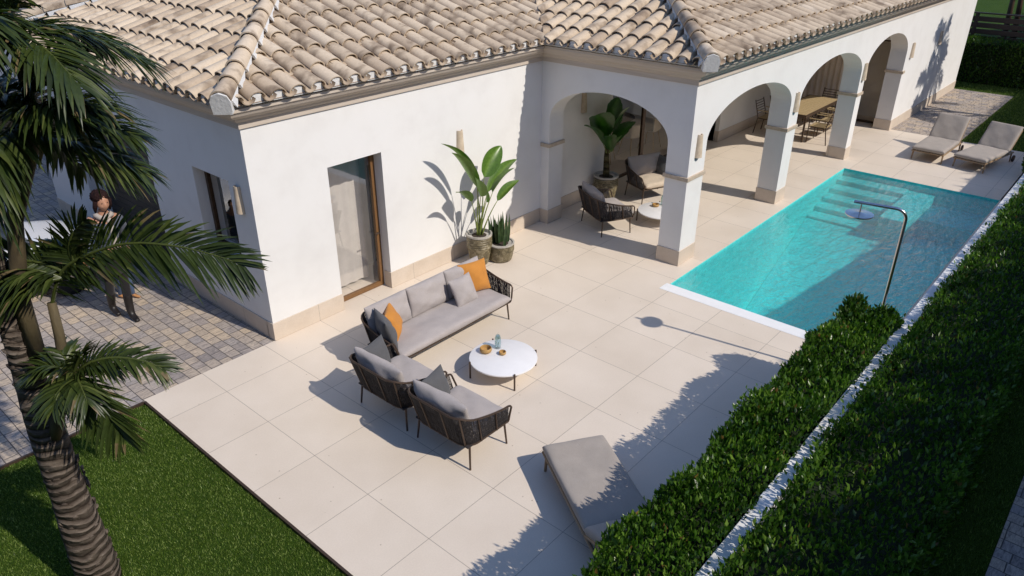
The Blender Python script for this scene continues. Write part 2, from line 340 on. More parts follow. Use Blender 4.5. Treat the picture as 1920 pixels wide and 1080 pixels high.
# pool: tiled basin, steps, water
DP = -2.45
b = MB()
def inner(x0,x1,y0,y1,z0,z1):   # inward looking faces
    b.quad((x0,y0,z0),(x1,y0,z0),(x1,y1,z0),(x0,y1,z0))
    b.quad((x0,y0,z0),(x0,y0,z1),(x1,y0,z1),(x1,y0,z0)); b.quad((x0,y1,z0),(x1,y1,z0),(x1,y1,z1),(x0,y1,z1))
    b.quad((x0,y0,z0),(x0,y1,z0),(x0,y1,z1),(x0,y0,z1)); b.quad((x1,y0,z0),(x1,y0,z1),(x1,y1,z1),(x1,y1,z0))
inner(PX0+.0015, PX1-.0015, PY0+.0015, PY1-.0015, DP, -.001)
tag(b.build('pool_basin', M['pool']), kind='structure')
b = MB()
for i in range(5): b.box(15.19-.42*(i+1), 15.197-.42*i, -4.45, -2.885, DP+.01, -.18-.11*i)
b.box(13.0, 15.195, -5.02, -4.452, DP+.01, -.20); b.box(14.0, 15.195, -6.29, -5.022, DP+.01, -.42); b.box(13.3, 13.999, -6.29, -5.022, DP+.01, -.85)
b.add([(9.4,-6.29,DP+.005),(13.08,-6.29,-.68),(13.08,-2.89,-.68),(9.4,-2.89,DP+.005)],[(0,1,2,3)])
tag(b.build('pool_steps', M['pool'], bevel=.02), kind='structure')
wb = MB(); wb.quad((PX0+.001,PY0+.001,-.03),(PX1-.001,PY0+.001,-.03),(PX1-.001,PY1-.001,-.03),(PX0+.001,PY1-.001,-.03))
tag(wb.build('pool_water', M['water']), kind='structure')

# ------------------------------------------------------------------ the house
ZW = 3.30; ZE = 3.62
house = tag(empty('house', (1.19,.65,0)), 'white rendered single-storey villa with clay tile roof and arched poolside porch', 'house')
HO = V3(house.location)
def hbuild(mb, name, m, parent=house, **k):
    if parent is house: mb.v = [tuple(V3(v)-HO) for v in mb.v]
    else: mb.v = [tuple(V3(v)-HO) for v in mb.v]
    return mb.build(name, m, parent, **k)
def wall(mb, o, d, n, th, ln, openings, z1=ZE):
    """wall of thickness th along d from o (n points inward); openings = (s0, s1, zbottom, top function or number)"""
    o = V3(o); d = V3(d); n = V3(n); P = lambda s, t, z: o + d*s + n*t + V3((0,0,z))
    flip = d.cross(n).z < 0
    def q(*p): mb.quad(*(p[::-1] if flip else p))
    cuts = [(0, None)]; cur = 0.0
    for (s0, s1, zb, top) in sorted(openings) + [(ln, ln, 0, 0)]:
        if s0 > cur:                                   # solid part
            q(P(cur,0,0), P(s0,0,0), P(s0,0,z1), P(cur,0,z1)); q(P(s0,th,0), P(cur,th,0), P(cur,th,z1), P(s0,th,z1))
        if s1 > s0:
            f = top if callable(top) else (lambda s, t=top: t); k = 28 if callable(top) else 1
            for i in range(k):
                e0 = .5-.5*math.cos(PI*i/k); e1 = .5-.5*math.cos(PI*(i+1)/k)
                a = s0+(s1-s0)*e0; c = s0+(s1-s0)*e1; za, zc = f(a), f(c)
                q(P(a,0,za), P(c,0,zc), P(c,0,z1), P(a,0,z1)); q(P(c,th,zc), P(a,th,za), P(a,th,z1), P(c,th,z1)); q(P(a,th,za), P(c,th,zc), P(c,0,zc), P(a,0,za))
            for s, zt, fl in ((s0, f(s0), 0), (s1, f(s1), 1)):
                p = [P(s,0,zb), P(s,th,zb), P(s,th,zt), P(s,0,zt)]; q(*(p if fl == 0 else p[::-1]))
            if zb > 0:
                q(P(s0,0,0), P(s1,0,0), P(s1,0,zb), P(s0,0,zb)); q(P(s1,th,0), P(s0,th,0), P(s0,th,zb), P(s1,th,zb)); q(P(s0,0,zb), P(s1,0,zb), P(s1,th,zb), P(s0,th,zb))
        cur = s1
    q(P(0,th,0), P(0,0,0), P(0,0,z1), P(0,th,z1)); q(P(ln,0,0), P(ln,th,0), P(ln,th,z1), P(ln,0,z1)); q(P(0,0,z1), P(ln,0,z1), P(ln,th,z1), P(0,th,z1))
def arch(s0, s1, zs=2.2, zt=2.87):
    m_ = (s0+s1)/2; a = (s1-s0)/2
    return lambda s: zs + (zt-zs)*math.sqrt(max(0, 1-((s-m_)/a)**2))
w = MB()
wall(w, (1.19,.65,0), (1,0,0), (0,1,0), .35, 6.31, [(1.28,2.31,0,2.41)])
wall(w, (1.19,1.0,0), (0,1,0), (1,0,0), .35, 7.8, [(.22,1.25,1.1,2.41), (2.73,5.75,0,2.43)])
hbuild(w, 'wall', M['plaster'])
w = MB(); X0 = 7.5
wall(w, (7.5,-2.61,0), (1,0,0), (0,1,0), .44, 19.15, [(.57,4.16,0,arch(.57,4.16)), (4.64,8.36,0,arch(4.64,8.36)), (8.72,12.0,0,arch(8.72,12.0))])
hbuild(w, 'arcade_wall', M['plaster'])
w = MB(); wall(w, (7.5,-2.17,0), (0,1,0), (1,0,0), .44, 3.17, [(0,2.61,0,arch(0,2.61,2.2,2.86))])
hbuild(w, 'arch_wall', M['plaster'])
w = MB(); wall(w, (7.94,.7,0), (1,0,0), (0,1,0), .3, 7.24, [(2.1,7.24,0,2.42)]); wall(w, (15.18,.58,0), (1,0,0), (0,1,0), .42, 4.97, [])
wall(w, (19.85,-2.17,0), (0,1,0), (1,0,0), .3, 2.75, [(.06,2.5,0,2.42)])
wall(w, (26.3,-2.17,0), (0,1,0), (1,0,0), .35, 10.9, []); wall(w, (1.54,8.45,0), (1,0,0), (0,1,0), .35, 24.7, [(8.6,14.5,0,2.6)])  # unseen opening in the back wall added to let in sky light
wall(w, (9.9,1.0,0), (0,1,0), (1,0,0), .1, 4.6, [], 3.3); wall(w, (9.9,5.6,0), (1,0,0), (0,1,0), .1, 6.4, [(.3,6.1,0,2.8)], 3.3); wall(w, (16.2,1.0,0), (0,1,0), (1,0,0), .1, 4.6, [], 3.3)  # room's rear wall opened up so more daylight reaches inside
wall(w, (2.2,1.7,0), (1,0,0), (0,1,0), .1, 1.8, [], 3.3); wall(w, (20.8,-2.17,0), (0,1,0), (1,0,0), .1, 2.75, [], 3.3)
hbuild(w, 'inner_wall', M['plaster'])
w = MB(); w.box(1.3,26.5,.9,8.6,3.3,3.34); w.box(7.7,26.3,-2.3,.9,3.3,3.34)
hbuild(w, 'ceiling', M['plaster'])
# plinth
pl = MB(); e = .014; H = .295
for (x0,x1,y0,y1) in ((1.19,2.47,.65,.8),(3.50,7.5,.65,.8),(1.19,1.3,.8,3.73),(1.19,1.3,6.75,8.8),(7.5,7.94,.44,.66),(7.5,8.07,-2.61,-2.17),(11.66,12.14,-2.61,-2.17),(15.86,16.22,-2.61,-2.17),(19.5,26.65,-2.61,-2.17),(7.94,10.04,.7,.8),(15.18,19.85,.58,.7)):
    pl = MB(); pl.box(x0-e,x1+e,y0-e,y1+e,.001,H); hbuild(pl, 'plinth', M['plinth'], bevel=.006)
pl = MB(); pl.box(3.502,3.517,.67,.98,.001,H-.003); hbuild(pl, 'plinth', M['plinth'])
# impost bands
for i, (x0,x1,y0,y1) in enumerate(((7.5,8.07,-2.61,-2.17),(11.66,12.14,-2.61,-2.17),(15.86,16.22,-2.61,-2.17),(19.5,19.62,-2.61,-2.17),(7.5,7.94,.44,.60))):
    bb = MB(); q = .032; bb.box(x0-q,x1+q,y0-q,y1+q,1.615,1.685); hbuild(bb, 'impost_band', M['band'], bevel=.006)
# cornice swept round the walls
prof = [(-.01,3.262),(.028,3.262),(.028,3.330),(.036,3.335),(.036,3.352),(.06,3.362),(.085,3.385),(.10,3.415),(.135,3.435),(.165,3.445),(.20,3.475),(.225,3.515),(.235,3.535),(.255,3.54),(.255,3.585),(-.01,3.59)]
path = [(1.19,8.8),(1.19,.65),(7.5,.65),(7.5,-2.61),(26.65,-2.61),(26.65,8.8)]
def sweep(mb, path, prof):
    k = len(path); offs = []
    nrm = []
    for i in range(k-1):
        d = V3((path[i+1][0]-path[i][0], path[i+1][1]-path[i][1])).normalized() if False else Vector((path[i+1][0]-path[i][0], path[i+1][1]-path[i][1])).normalized()
        nrm.append(Vector((d.y*-1, d.x))*-1)
    for i in range(k):
        if i == 0: m_ = nrm[0]
        elif i == k-1: m_ = nrm[-1]
        else: m_ = nrm[i-1] + nrm[i]
        offs.append(m_)
    o = len(mb.v); n = len(prof)
    for i in range(k):
        for (d, z) in prof: mb.v.append((path[i][0]+offs[i].x*d, path[i][1]+offs[i].y*d, z))
    for i in range(k-1):
        for j in range(n-1): mb.f.append((o+i*n+j, o+(i+1)*n+j, o+(i+1)*n+j+1, o+i*n+j+1))
c = MB(); sweep(c, path, prof); hbuild(c, 'cornice', M['cornice'])
c = MB(); sweep(c, path, [(-.01,3.592),(.235,3.592),(.235,3.632),(-.01,3.66)]); hbuild(c, 'mortar_bed', M['mortar'])

# ---- roof
S = .36; ES = 3.655; UP = math.sqrt(1+S*S)
roof = empty('roof'); roof.parent = house
def arr_local(v): return v - np.array([HO.x, HO.y, 0])
def tiles(name, e0, u, vdir, ulen, vlen, clips, seed):
    """barrel tiles on one roof slope: e0 eave start, u along the eave, vdir up-slope (horizontal), clips = vertical planes"""
    r = np.random.default_rng(seed); e0 = np.array(e0, float); u = np.array([*u, 0.]); vh = np.array([*vdir, 0.]); vs = (vh+np.array([0,0,S]))/UP
    n = np.cross(u, vs); n = n if n[2] > 0 else -n
    pitch = .31; row = .47; V = []; F = []; T = []; seg = 9; ang = np.linspace(0, PI, seg)
    nc = int(ulen/pitch)+1; nr = int(vlen*UP/row)+2
    for i in range(nc):
        x = .02+(i+.5)*pitch
        for j in range(-1, nr):
            if j < 0: continue
            s0 = j*row+.012+r.normal(0,.009); ln = row+.07; tint = [r.beta(2.2,1.6), r.random(), r.random()]
            dx = r.normal(0,.008); cen = e0 + u*(x+dx)
            base = len(V)
            for (s, rad, lift) in ((s0, .128, .052), (s0+ln, .108, .018)):
                for a in ang:
                    V.append(cen + vs*s + u*math.cos(a)*rad + n*(lift+math.sin(a)*rad*.74-.03)); T.append(tint)
            for a in ang:
                V.append(cen + vs*s0 + u*math.cos(a)*.112 + n*(.052+math.sin(a)*.112*.74-.033)); T.append(tint)
            for a in ang:
                V.append(cen + vs*(s0+.10) + u*math.cos(a)*.110 + n*(.046+math.sin(a)*.110*.74-.033)); T.append(tint)
            for k in range(seg-1):
                F.append((base+k, base+k+1, base+seg+k+1, base+seg+k)); F.append((base+k+1, base+k, base+2*seg+k, base+2*seg+k+1)); F.append((base+2*seg+k+1, base+2*seg+k, base+3*seg+k, base+3*seg+k+1))
        # channel tiles between the covers
        xc = .02+i*pitch; cen = e0 + u*xc
        for j in range(nr):
            s0 = j*row-.035; tint = [r.random()*.45, r.random(), r.random()]; base = len(V); a2 = np.linspace(PI, 2*PI, 7)
            for (s, rad, lift) in ((s0, .085, .062), (s0+row+.03, .078, .035)):
                for a in a2: V.append(cen + vs*s + u*math.cos(a)*rad + n*(lift+math.sin(a)*rad*.8)); T.append(tint)
            for a in a2: V.append(cen + vs*s0 + u*math.cos(a)*.097 + n*(.062+math.sin(a)*.097*.8)); T.append(tint)
            for a in a2: V.append(cen + vs*(s0+.12) + u*math.cos(a)*.097 + n*(.058+math.sin(a)*.097*.8)); T.append(tint)
            for k in range(6):
                F.append((base+k, base+7+k, base+8+k, base+k+1)); F.append((base+k, base+k+1, base+15+k, base+14+k)); F.append((base+14+k, base+15+k, base+22+k, base+21+k))
    V = arr_local(np.array(V)); me = fast_mesh(name, V, F, np.array(T))
    bm = bmesh.new(); bm.from_mesh(me)
    for (px, py, nx, ny) in clips:
        geom = bm.verts[:]+bm.edges[:]+bm.faces[:]
        bmesh.ops.bisect_plane(bm, geom=geom, plane_co=(px-HO.x, py-HO.y, 0), plane_no=(nx, ny, 0), clear_outer=True)
    bm.to_mesh(me); bm.free()
    o = link(name, me, M['tile'], roof, smooth=True, autos=40); return o
EY = .33; EX = .85; WX = 7.16; FY = -2.95
AY = 4.5; FR = 2.9
tiles('roof_tiles', (EX,EY,ES), (1,0), (0,1), 8.6+4, 4.3, [(EX,EY,-1,1),(WX,EY,1,-1)] , 1)     # garden slope of the low wing
tiles('roof_tiles', (EX,EY,ES), (0,1), (1,0), 8.5, 4.3, [(EX,EY,1,-1),(EX,8.8,1,1)], 2)         # drive side slope
tiles('roof_tiles', (WX,FY,ES), (0,1), (1,0), 7.2, 5.9, [(WX,EY,-1,1),(WX,FY,1,-1)], 3)         # arch side slope
tiles('roof_tiles', (WX,FY,ES), (1,0), (0,1), 20, 5.9, [(WX,FY,-1,1),(27.0,FY,1,1)], 4)         # pool side slope
tiles('roof_tiles', (2.6,8.3,ES+.12), (0,1), (1,0), 9, 3.2, [], 5)
ub = MB(); z = ES-.015                                    # roof deck under the tiles
zr = lambda d: z + S*d
ub.add([(EX,EY,z),(WX,EY,z),(EX+4.23,EY+4.23,zr(4.23)),(WX+4.23,EY+4.23,zr(4.23)),(EX,8.8,z)],[(0,1,3,2),(0,2,4)])
ub.add([(WX,FY,z),(27,FY,z),(27-5.87,FY+5.87,zr(5.87)),(WX+5.87,FY+5.87,zr(5.87)),(WX,EY,z),(WX+4.23,EY+4.23,zr(4.23)),(27,8.8,z),(WX,8.8,z),(EX,8.8,z),(EX+4.23,EY+4.23,zr(4.23))],
       [(0,1,2,3),(0,3,5,4),(1,6,2),(3,2,6,7),(5,3,7),(9,5,7,8)])
hbuild(ub, 'roof_deck', M['channel'], roof)
def caps(pts, seed, name='ridge_tiles'):
    r = np.random.default_rng(seed); a, c_ = V3(pts[0]), V3(pts[1]); d = (c_-a); ln = d.length; d.normalize(); side = d.cross(V3((0,0,1))).normalized(); up = side.cross(d).normalized()
    V = []; F = []; T = []; seg = 10; k = int(ln/.44)
    for i in range(k):
        s0 = i*.44-.02; tint = [r.beta(2.5,1.4), r.random(), r.random()]; b0 = len(V)
        for s, rad, lf in ((s0,.135,.055),(s0+.50,.112,.03)):
            for q_ in range(seg): t = PI*q_/(seg-1); V.append(np.array(a+d*s+side*math.cos(t)*rad+up*(lf+math.sin(t)*rad))); T.append(tint)
        for s in (s0, s0+.08):
            for q_ in range(seg): t = PI*q_/(seg-1); V.append(np.array(a+d*s+side*math.cos(t)*.118+up*(.052+math.sin(t)*.118))); T.append(tint)
        for q_ in range(seg-1):
            F += [(b0+q_, b0+seg+q_, b0+seg+q_+1, b0+q_+1), (b0+q_, b0+q_+1, b0+2*seg+q_+1, b0+2*seg+q_), (b0+2*seg+q_, b0+2*seg+q_+1, b0+3*seg+q_+1, b0+3*seg+q_)]
    return link(name, fast_mesh(name, arr_local(np.array(V)), F, np.array(T)), M['tile'], roof, smooth=True, autos=40)
hz = ES+.055
hips = [((EX-.03,EY-.03,hz),(EX+4.2,EY+4.2,hz+S*4.2)), ((WX-.03,FY-.03,hz),(WX+5.85,FY+5.85,hz+S*5.85)), ((EX-.03,8.83,hz),(EX+4.2,8.8-4.2,hz+S*4.2))]
for i, h in enumerate(hips): caps(h, 20+i)
caps(((EX+4.2,4.56,hz+S*4.23),(WX+4.2,4.56,hz+S*4.23)), 30); caps(((WX+5.85,2.92,hz+S*5.87),(21,2.92,hz+S*5.87)), 31)
# mortar under caps: a body with zigzag flanks, and the end blocks
for (a, c_) in hips:
    mo = MB()
    a = V3(a); c_ = V3(c_); d = c_-a; ln = d.length; d.normalize(); side = d.cross(V3((0,0,1))).normalized(); up = side.cross(d).normalized()
    k = int(ln/.44)
    for i in range(k):
        s0 = i*.44; s1 = s0+.44
        for sg in (-1, 1):
            p0 = a+d*(s0+.02)+side*sg*.135+up*.03; p1 = a+d*(s1-.02)+side*sg*.118+up*.03
            q0 = a+d*(s0+.05)+side*sg*.17-up*.075; q1 = a+d*(s1-.16)+side*sg*.125-up*.075; i0 = a+d*s0+side*sg*.05+up*.06; i1 = a+d*s1+side*sg*.05+up*.06
            mo.add([p0,p1,q1,q0,i0,i1], [(0,1,2,3),(0,4,5,1),(0,3,4),(1,5,2)] if sg < 0 else [(3,2,1,0),(1,5,4,0),(4,3,0),(2,5,1)])
    hbuild(mo, 'ridge_mortar', M['mortar'], roof); mo = MB()
    b0 = a-d*.045
    vs = []
    for t, dd in ((0,0),(1,.12)):
        for (sx, sz) in ((-.125,-.13),(.125,-.13),(.135,.055),(.10,.135),(.0,.175),(-.10,.135),(-.135,.055)): vs.append(b0+d*dd+side*sx*.93+up*sz*.93)
    mo.add(vs, [(0,1,2,3,4,5,6),(13,12,11,10,9,8,7)]+[(j,(j+1) % 7+0,(j+1) % 7+7,j+7) for j in range(7)])
    hbuild(mo, 'ridge_end', M['mortar'], roof)
# white mortar plugs under every eave tile
def plugs(e0, u, vh, n0, n1):
    em = MB(); e0 = V3(e0); u = V3((*u,0)); vh = V3((*vh,0)); prf = []
    for i in range(n0, n1):
        for (a_, z_) in ((-.092,-.02),(-.088,.035),(-.055,.082),(0,.100),(.055,.082),(.088,.035),(.092,-.02)): prf.append(((.02+(i+.5)*.31)+a_, z_))
    n = len(prf)
    for dd in (0,.16):
        for (a_, z_) in prf: em.v.append(tuple(e0+u*a_+vh*(.012+dd)+V3((0,0,z_+dd*S))))
    for dd in (0,.16):
        for (a_, z_) in prf: em.v.append(tuple(e0+u*a_+vh*(.012+dd)+V3((0,0,-.035))))
    for j in range(n-1): em.f += [(j,j+1,n+j+1,n+j),(2*n+j+1,2*n+j,3*n+j,3*n+j+1),(j+1,j,2*n+j,2*n+j+1),(n+j,n+j+1,3*n+j+1,3*n+j)]
    bm_ = em; hbuild(bm_, 'eave_mortar', M['mortar'], roof)
plugs((EX,EY,ES),(1,0),(0,1),1,21); plugs((EX,EY,ES),(0,1),(1,0),1,27); plugs((WX,FY,ES),(0,1),(1,0),1,11); plugs((WX,FY,ES),(1,0),(0,1),1,63)
w = MB(); w.box(2.9,7.5,8.85,17,0,3.7); w.add([(2.6,8.4,ES+.10),(6,8.4,ES+.10+S*3.4),(6,17.3,ES+.10+S*3.4),(2.6,17.3,ES+.10)],[(0,1,2,3)]); hbuild(w, 'rear_wall', M['plaster'])
# far wing roof glimpsed beyond the hip at the top left
# ---- doors and windows
def frame_rect(mb, o, d, z0, z1, ln, wdt, dep, nrm):
    o = V3(o); d = V3(d); n = V3(nrm)
    def bx(s0,s1,a,b_):
        p = [o+d*s0, o+d*s1]; q = [p[0]+n*dep, p[1]+n*dep]
        vs = [p[0]+V3((0,0,a)),p[1]+V3((0,0,a)),q[1]+V3((0,0,a)),q[0]+V3((0,0,a)),p[0]+V3((0,0,b_)),p[1]+V3((0,0,b_)),q[1]+V3((0,0,b_)),q[0]+V3((0,0,b_))]
        mb.add(vs, [(0,3,2,1),(4,5,6,7),(0,1,5,4),(1,2,6,5),(2,3,7,6),(3,0,4,7)])
    bx(0,wdt,z0,z1); bx(ln-wdt,ln,z0,z1); bx(wdt,ln-wdt,z0,z0+wdt); bx(wdt,ln-wdt,z1-wdt,z1)
def glazed(kind, o, d, z0, z1, ln, nrm, fm, gm, panels=1, wdt=.07):
    f = MB(); step = ln/panels
    for i in range(panels): frame_rect(f, V3(o)+V3(d)*step*i, d, z0, z1, step, wdt, .06, nrm)
    fo = hbuild(f, kind, fm, bevel=.004)
    g = MB(); o = V3(o)+V3(nrm)*.03; d = V3(d)
    for i in range(panels):
        a = o+d*(step*i+wdt); c_ = o+d*(step*(i+1)-wdt); g.quad(a+V3((0,0,z0+wdt)), c_+V3((0,0,z0+wdt)), c_+V3((0,0,z1-wdt)), a+V3((0,0,z1-wdt)))
    go = hbuild(g, 'pane', gm); go.parent = fo; return fo
d1 = glazed('door', (2.47,.85,0), (1,0,0), .01, 2.41, 1.03, (0,1,0), M['bronze_lit'], M['glass'], 1, .075)
h = MB(); h.tube([(3.44,.84,1.0),(3.44,.80,1.0),(3.36,.80,1.0)], .011); ho = hbuild(h, 'handle', M['rail']); ho.parent = d1
g1_ = glazed('window', (1.36,1.22,0), (0,1,0), 1.1, 2.41, 1.03, (1,0,0), M['bronze'], M['glass'], 1, .07)
glazed('door', (10.04,.90,0), (1,0,0), .01, 2.42, 5.14, (0,1,0), M['bronze'], M['glass_dark'], 3, .06)
glazed('door', (10.14,8.6,0), (1,0,0), .01, 2.6, 5.9, (0,1,0), M['bronze'], M['glass'], 3, .06)  # unseen rear glazing, added to brighten the room behind the porch
glazed('door', (19.93,-2.11,0), (0,1,0), .01, 2.42, 2.44, (1,0,0), M['bronze'], M['glass_dark'], 2, .06)
gd = MB(); z = 0.0                                        # slatted garage door
while z < 2.43:
    gd.box(1.50,1.525,3.6,6.85,z,min(z+.118,2.45)); z += .125
gd.box(1.526,1.538,3.6,6.85,0,2.45)
hbuild(gd, 'garage_door', M['slats'], bevel=.004)
def curtain(x, y0, y1, z0, z1, amp=.035, k=9, axis='y'):
    b = MB(); n = 90; o = len(b.v)
    for i in range(n+1):
        t = i/n; yy = y0+(y1-y0)*t; xx = x+amp*math.sin(t*k*2*PI)+.01*math.sin(t*k*5.3)
        for zz in (z0, z1): b.v.append((xx,yy,zz) if axis == 'y' else (yy,xx,zz))
    for i in range(n): b.f.append((2*i,2*i+2,2*i+3,2*i+1))
    return b
M['curtain'] = make_fabric('curtain_linen', (.66,.58,.50)); M['sheer'] = make_fabric('sheer_linen', (.62,.58,.54))
for bb, lab, mm, pre in ((curtain(19.80,-1.0,.50,.05,2.38), 'beige linen curtain hanging at the end of the porch behind the dining table', M['curtain'], 1),
                (curtain(1.25,2.3,3.5,.05,2.45,.02,5,'x'), 'pale sheer curtain behind the garden door', M['sheer'], 1)):
    tag(bb.build('curtain', mm, smooth=True), lab, 'curtain', 'linen curtains')

# wall lamps : half-round clay sconces
def make_lamp():
    r = empty('wall_lamp'); b = MB(); n = 12
    for (z, rad) in ((.20,.062),(-.20,.082)):
        for i in range(n+1):
            a = PI*i/n; b.v.append((math.cos(a)*rad, -math.sin(a)*rad, z))
    for (z, rad) in ((.20,.050),(-.20,.070)):
        for i in range(n+1):
            a = PI*i/n; b.v.append((math.cos(a)*rad, -math.sin(a)*rad, z))
    k = n+1
    for i in range(n): b.f += [(i,i+1,k+i+1,k+i),(2*k+i+1,2*k+i,3*k+i,3*k+i+1),(i+1,i,2*k+i,2*k+i+1),(k+i,k+i+1,3*k+i+1,3*k+i)]
    b.build('shade', M['lampclay'], r, smooth=True, autos=40)
    f = MB(); f.lathe([(.018,-.06),(.022,-.05),(.022,.05),(.018,.06)], (0,-.028,0), 10); f.box(-.03,.03,-.008,.004,-.05,.05); f.build('lamp_holder', M['rail'], r); return r
proto = make_lamp()
lamps = [((5.24,.648,2.20),0,'clay wall lamp above the tall potted plant on the sunlit wall'), ((1.188,.97,2.20),-90,'clay wall lamp on the shaded wall near the house corner'),
 ((7.76,-2.612,2.20),0,'clay wall lamp on the corner pier nearest the camera'), ((11.90,-2.612,2.20),0,'clay wall lamp on the second pier between two arches'),
 ((16.04,-2.612,2.20),0,'clay wall lamp on the slim third pier'), ((19.95,-2.612,2.20),0,'clay wall lamp just past the farthest arch'), ((22.8,-2.612,2.20),0,'clay wall lamp within the palm shadow on the far wall'),
 ((8.95,.698,2.20),0,'clay wall lamp inside the porch behind the banana plant')]
for i, (p, rz, lab) in enumerate(lamps):
    o = proto if i == 0 else copy_tree(proto); o.location = p; o.rotation_euler = (0,0,R(rz)); tag(o, lab, 'wall lamp', 'clay wall lamps on the house')

# ------------------------------------------------------------------ boundary wall, hedges
tag((lambda b: (b.box(-6,30,-6.885,-6.745,-.05,1.18), b)[1])(MB()).build('boundary_wall', M['plaster'], bevel=.01), 'long low white garden wall between the two hedges', 'wall')
def leaf_cloud(n, fn, size, seed, bright=0.0, spread=1.0):
    """n leaves; fn(rng, n) -> centre, outward normal"""
    r = np.random.default_rng(seed); c, nr = fn(r, n); n = len(c)
    d = r.normal(0,1,(n,3)); d[:,2] = np.abs(d[:,2])*1.0+.95; d += nr*.7; d /= np.linalg.norm(d,axis=1)[:,None]      # leaf direction
    s = np.cross(d, r.normal(0,1,(n,3))); s /= np.linalg.norm(s,axis=1)[:,None]; up = np.cross(s, d)
    ln = size*r.uniform(.65,1.35,n)[:,None]; wd = ln*.235
    v = np.stack([c, c+d*ln*.45+s*wd+up*wd*.45, c+d*ln, c+d*ln*.45-s*wd+up*wd*.45], 1).reshape(-1,3)
    k = np.arange(n)[:,None]*4; f = np.concatenate([k+np.array([[0,1,2]]), k+np.array([[0,2,3]])]).astype(int)
    pv = .13*np.sin(c[:,0]*4.3+c[:,1]*3+np.sin(c[:,2]*6))+.10*np.sin(c[:,0]*11+c[:,1]*17+c[:,2]*9); t = np.clip(r.normal(.42+bright,.20,n)+pv,0,.93); t[r.random(n) < .012] = 1.0; t = np.repeat(t,4)[:,None]
    return v, f, np.hstack([t,t,t])
def hedge_fn(x0,x1,y0,y1,z1,faces,lump=.06,dens=None,zb=0.0):
    areas = {'top':(x1-x0)*(y1-y0),'y-':(x1-x0)*(z1-zb),'y+':(x1-x0)*(z1-zb),'x-':(y1-y0)*(z1-zb),'x+':(y1-y0)*(z1-zb)}
    tot = sum(areas[f] for f in faces)
    def wob(x,y,z): return lump*(np.sin(x*3.1+y*2)*.5+np.sin(x*7.3+z*5)*.35+np.sin(y*9+z*7+x*1.7)*.3)
    def fn(r, n):
        C = []; Nn = []
        for f in faces:
            k = int(n*areas[f]/tot); X = r.uniform(x0,x1,k) if dens is None else x0+(x1-x0)*r.random(k)**dens
            Y = r.uniform(y0,y1,k); Z = r.uniform(zb,z1,k); nn = np.zeros((k,3)); dep = np.abs(r.normal(0,.075,k))-.02
            dep -= (r.random(k) < .14)*r.uniform(0,.10,k)*(.5+.5*np.sin(X*9+Y*13+Z*11))
            if f == 'top': w_ = wob(X,Y,0*X); Z = z1-dep+w_; nn[:,2] = 1
            elif f == 'y-': w_ = wob(X,0*X,Z); Y = y0+dep-w_; nn[:,1] = -1; nn[:,2] = .4
            elif f == 'y+': w_ = wob(X,0*X,Z); Y = y1-dep+w_; nn[:,1] = 1; nn[:,2] = .4
            elif f == 'x-': X = x0+dep; nn[:,0] = -1; nn[:,2] = .4
            else: X = x1-dep; nn[:,0] = 1; nn[:,2] = .4
            C.append(np.stack([X,Y,Z],1)); Nn.append(nn)
        return np.concatenate(C), np.concatenate(Nn)
    return fn
def hedge(label, x0,x1,y0,y1,z1,faces,n,size,seed,lump=.06,dens=None,parts=None):
    r = tag(empty('hedge', ((x0+x1)/2,(y0+y1)/2,0)), label, 'hedge'); off = np.array([(x0+x1)/2,(y0+y1)/2,0])
    V = []; F = []; T = []; o = 0
    for (nn, fn) in [(n, hedge_fn(x0,x1,y0,y1,z1,faces,lump,dens))] + (parts or []):
        v, f, t = leaf_cloud(nn, fn, size, seed+o); F.append(f+o); V.append(v); T.append(t); o += len(v)
    link('foliage', fast_mesh('foliage', np.concatenate(V)-off, np.concatenate(F), np.concatenate(T)), M['leaf'], r)
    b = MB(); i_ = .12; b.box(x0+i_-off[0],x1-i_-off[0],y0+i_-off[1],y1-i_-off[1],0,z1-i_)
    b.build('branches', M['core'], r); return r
def blob_fn(cx,cy,cz,rx,ry,rz):
    def fn(r, n):
        d = r.normal(0,1,(n,3)); d /= np.linalg.norm(d,axis=1)[:,None]; k = (.55+.45*r.random(n))[:,None]; return np.array([cx,cy,cz])+d*k*np.array([rx,ry,rz]), d
    return fn
hedge('clipped hedge on the patio side of the white wall ending at the pool', -2.6,5.66,-6.77,-6.10,1.26,['top','y+','x+'],46000,.064,5,lump=.10,parts=[(900,blob_fn(5.42,-6.22,1.22,.22,.16,.26)),(700,blob_fn(5.52,-6.58,1.20,.16,.18,.22)),(500,blob_fn(4.7,-6.2,1.2,.3,.14,.16)),(500,blob_fn(2.6,-6.2,1.2,.35,.14,.15)),(500,blob_fn(1.1,-6.2,1.2,.35,.14,.16))])
hedge('long dark hedge running outside the low white wall', -3.2,19.95,-8.05,-6.925,1.33,['top','y+','y-'],100000,.062,6,lump=.04,dens=1.35)
hedge('taller clipped hedge continuing the boundary beyond the loungers, raised out of view to shade the lawn', 20,28,-8.0,-6.98,2.5,['top','y+','x-'],16000,.08,9)  # height raised out of view to throw shade on the side lawn
hedge('tall shaded hedge below the wooden fence', 28.2,28.8,-7,8,1.45,['top','x-'],22000,.09,7)
# unseen screens added to cast shade; this one, across the street, shades the verge
hedge('unseen evergreen screen added across the street to shade the verge', -30,60,-17,-15,8.55,['top','y+'],30000,.35,8,lump=.3)
hedge('unseen evergreen screen added beyond the drive to block low sky light', -17,-15,-14,40,8.0,['top','x+'],24000,.35,15,lump=.4)  # added to keep horizon light off the drive-side wall
hedge('unseen very tall evergreen screen added to shade the far lawn and hedge', 29.5,75,-17.5,-15.5,13.5,['top','y+','x-'],20000,.45,14,lump=.6)  # added out of view to darken the far lawn and hedge

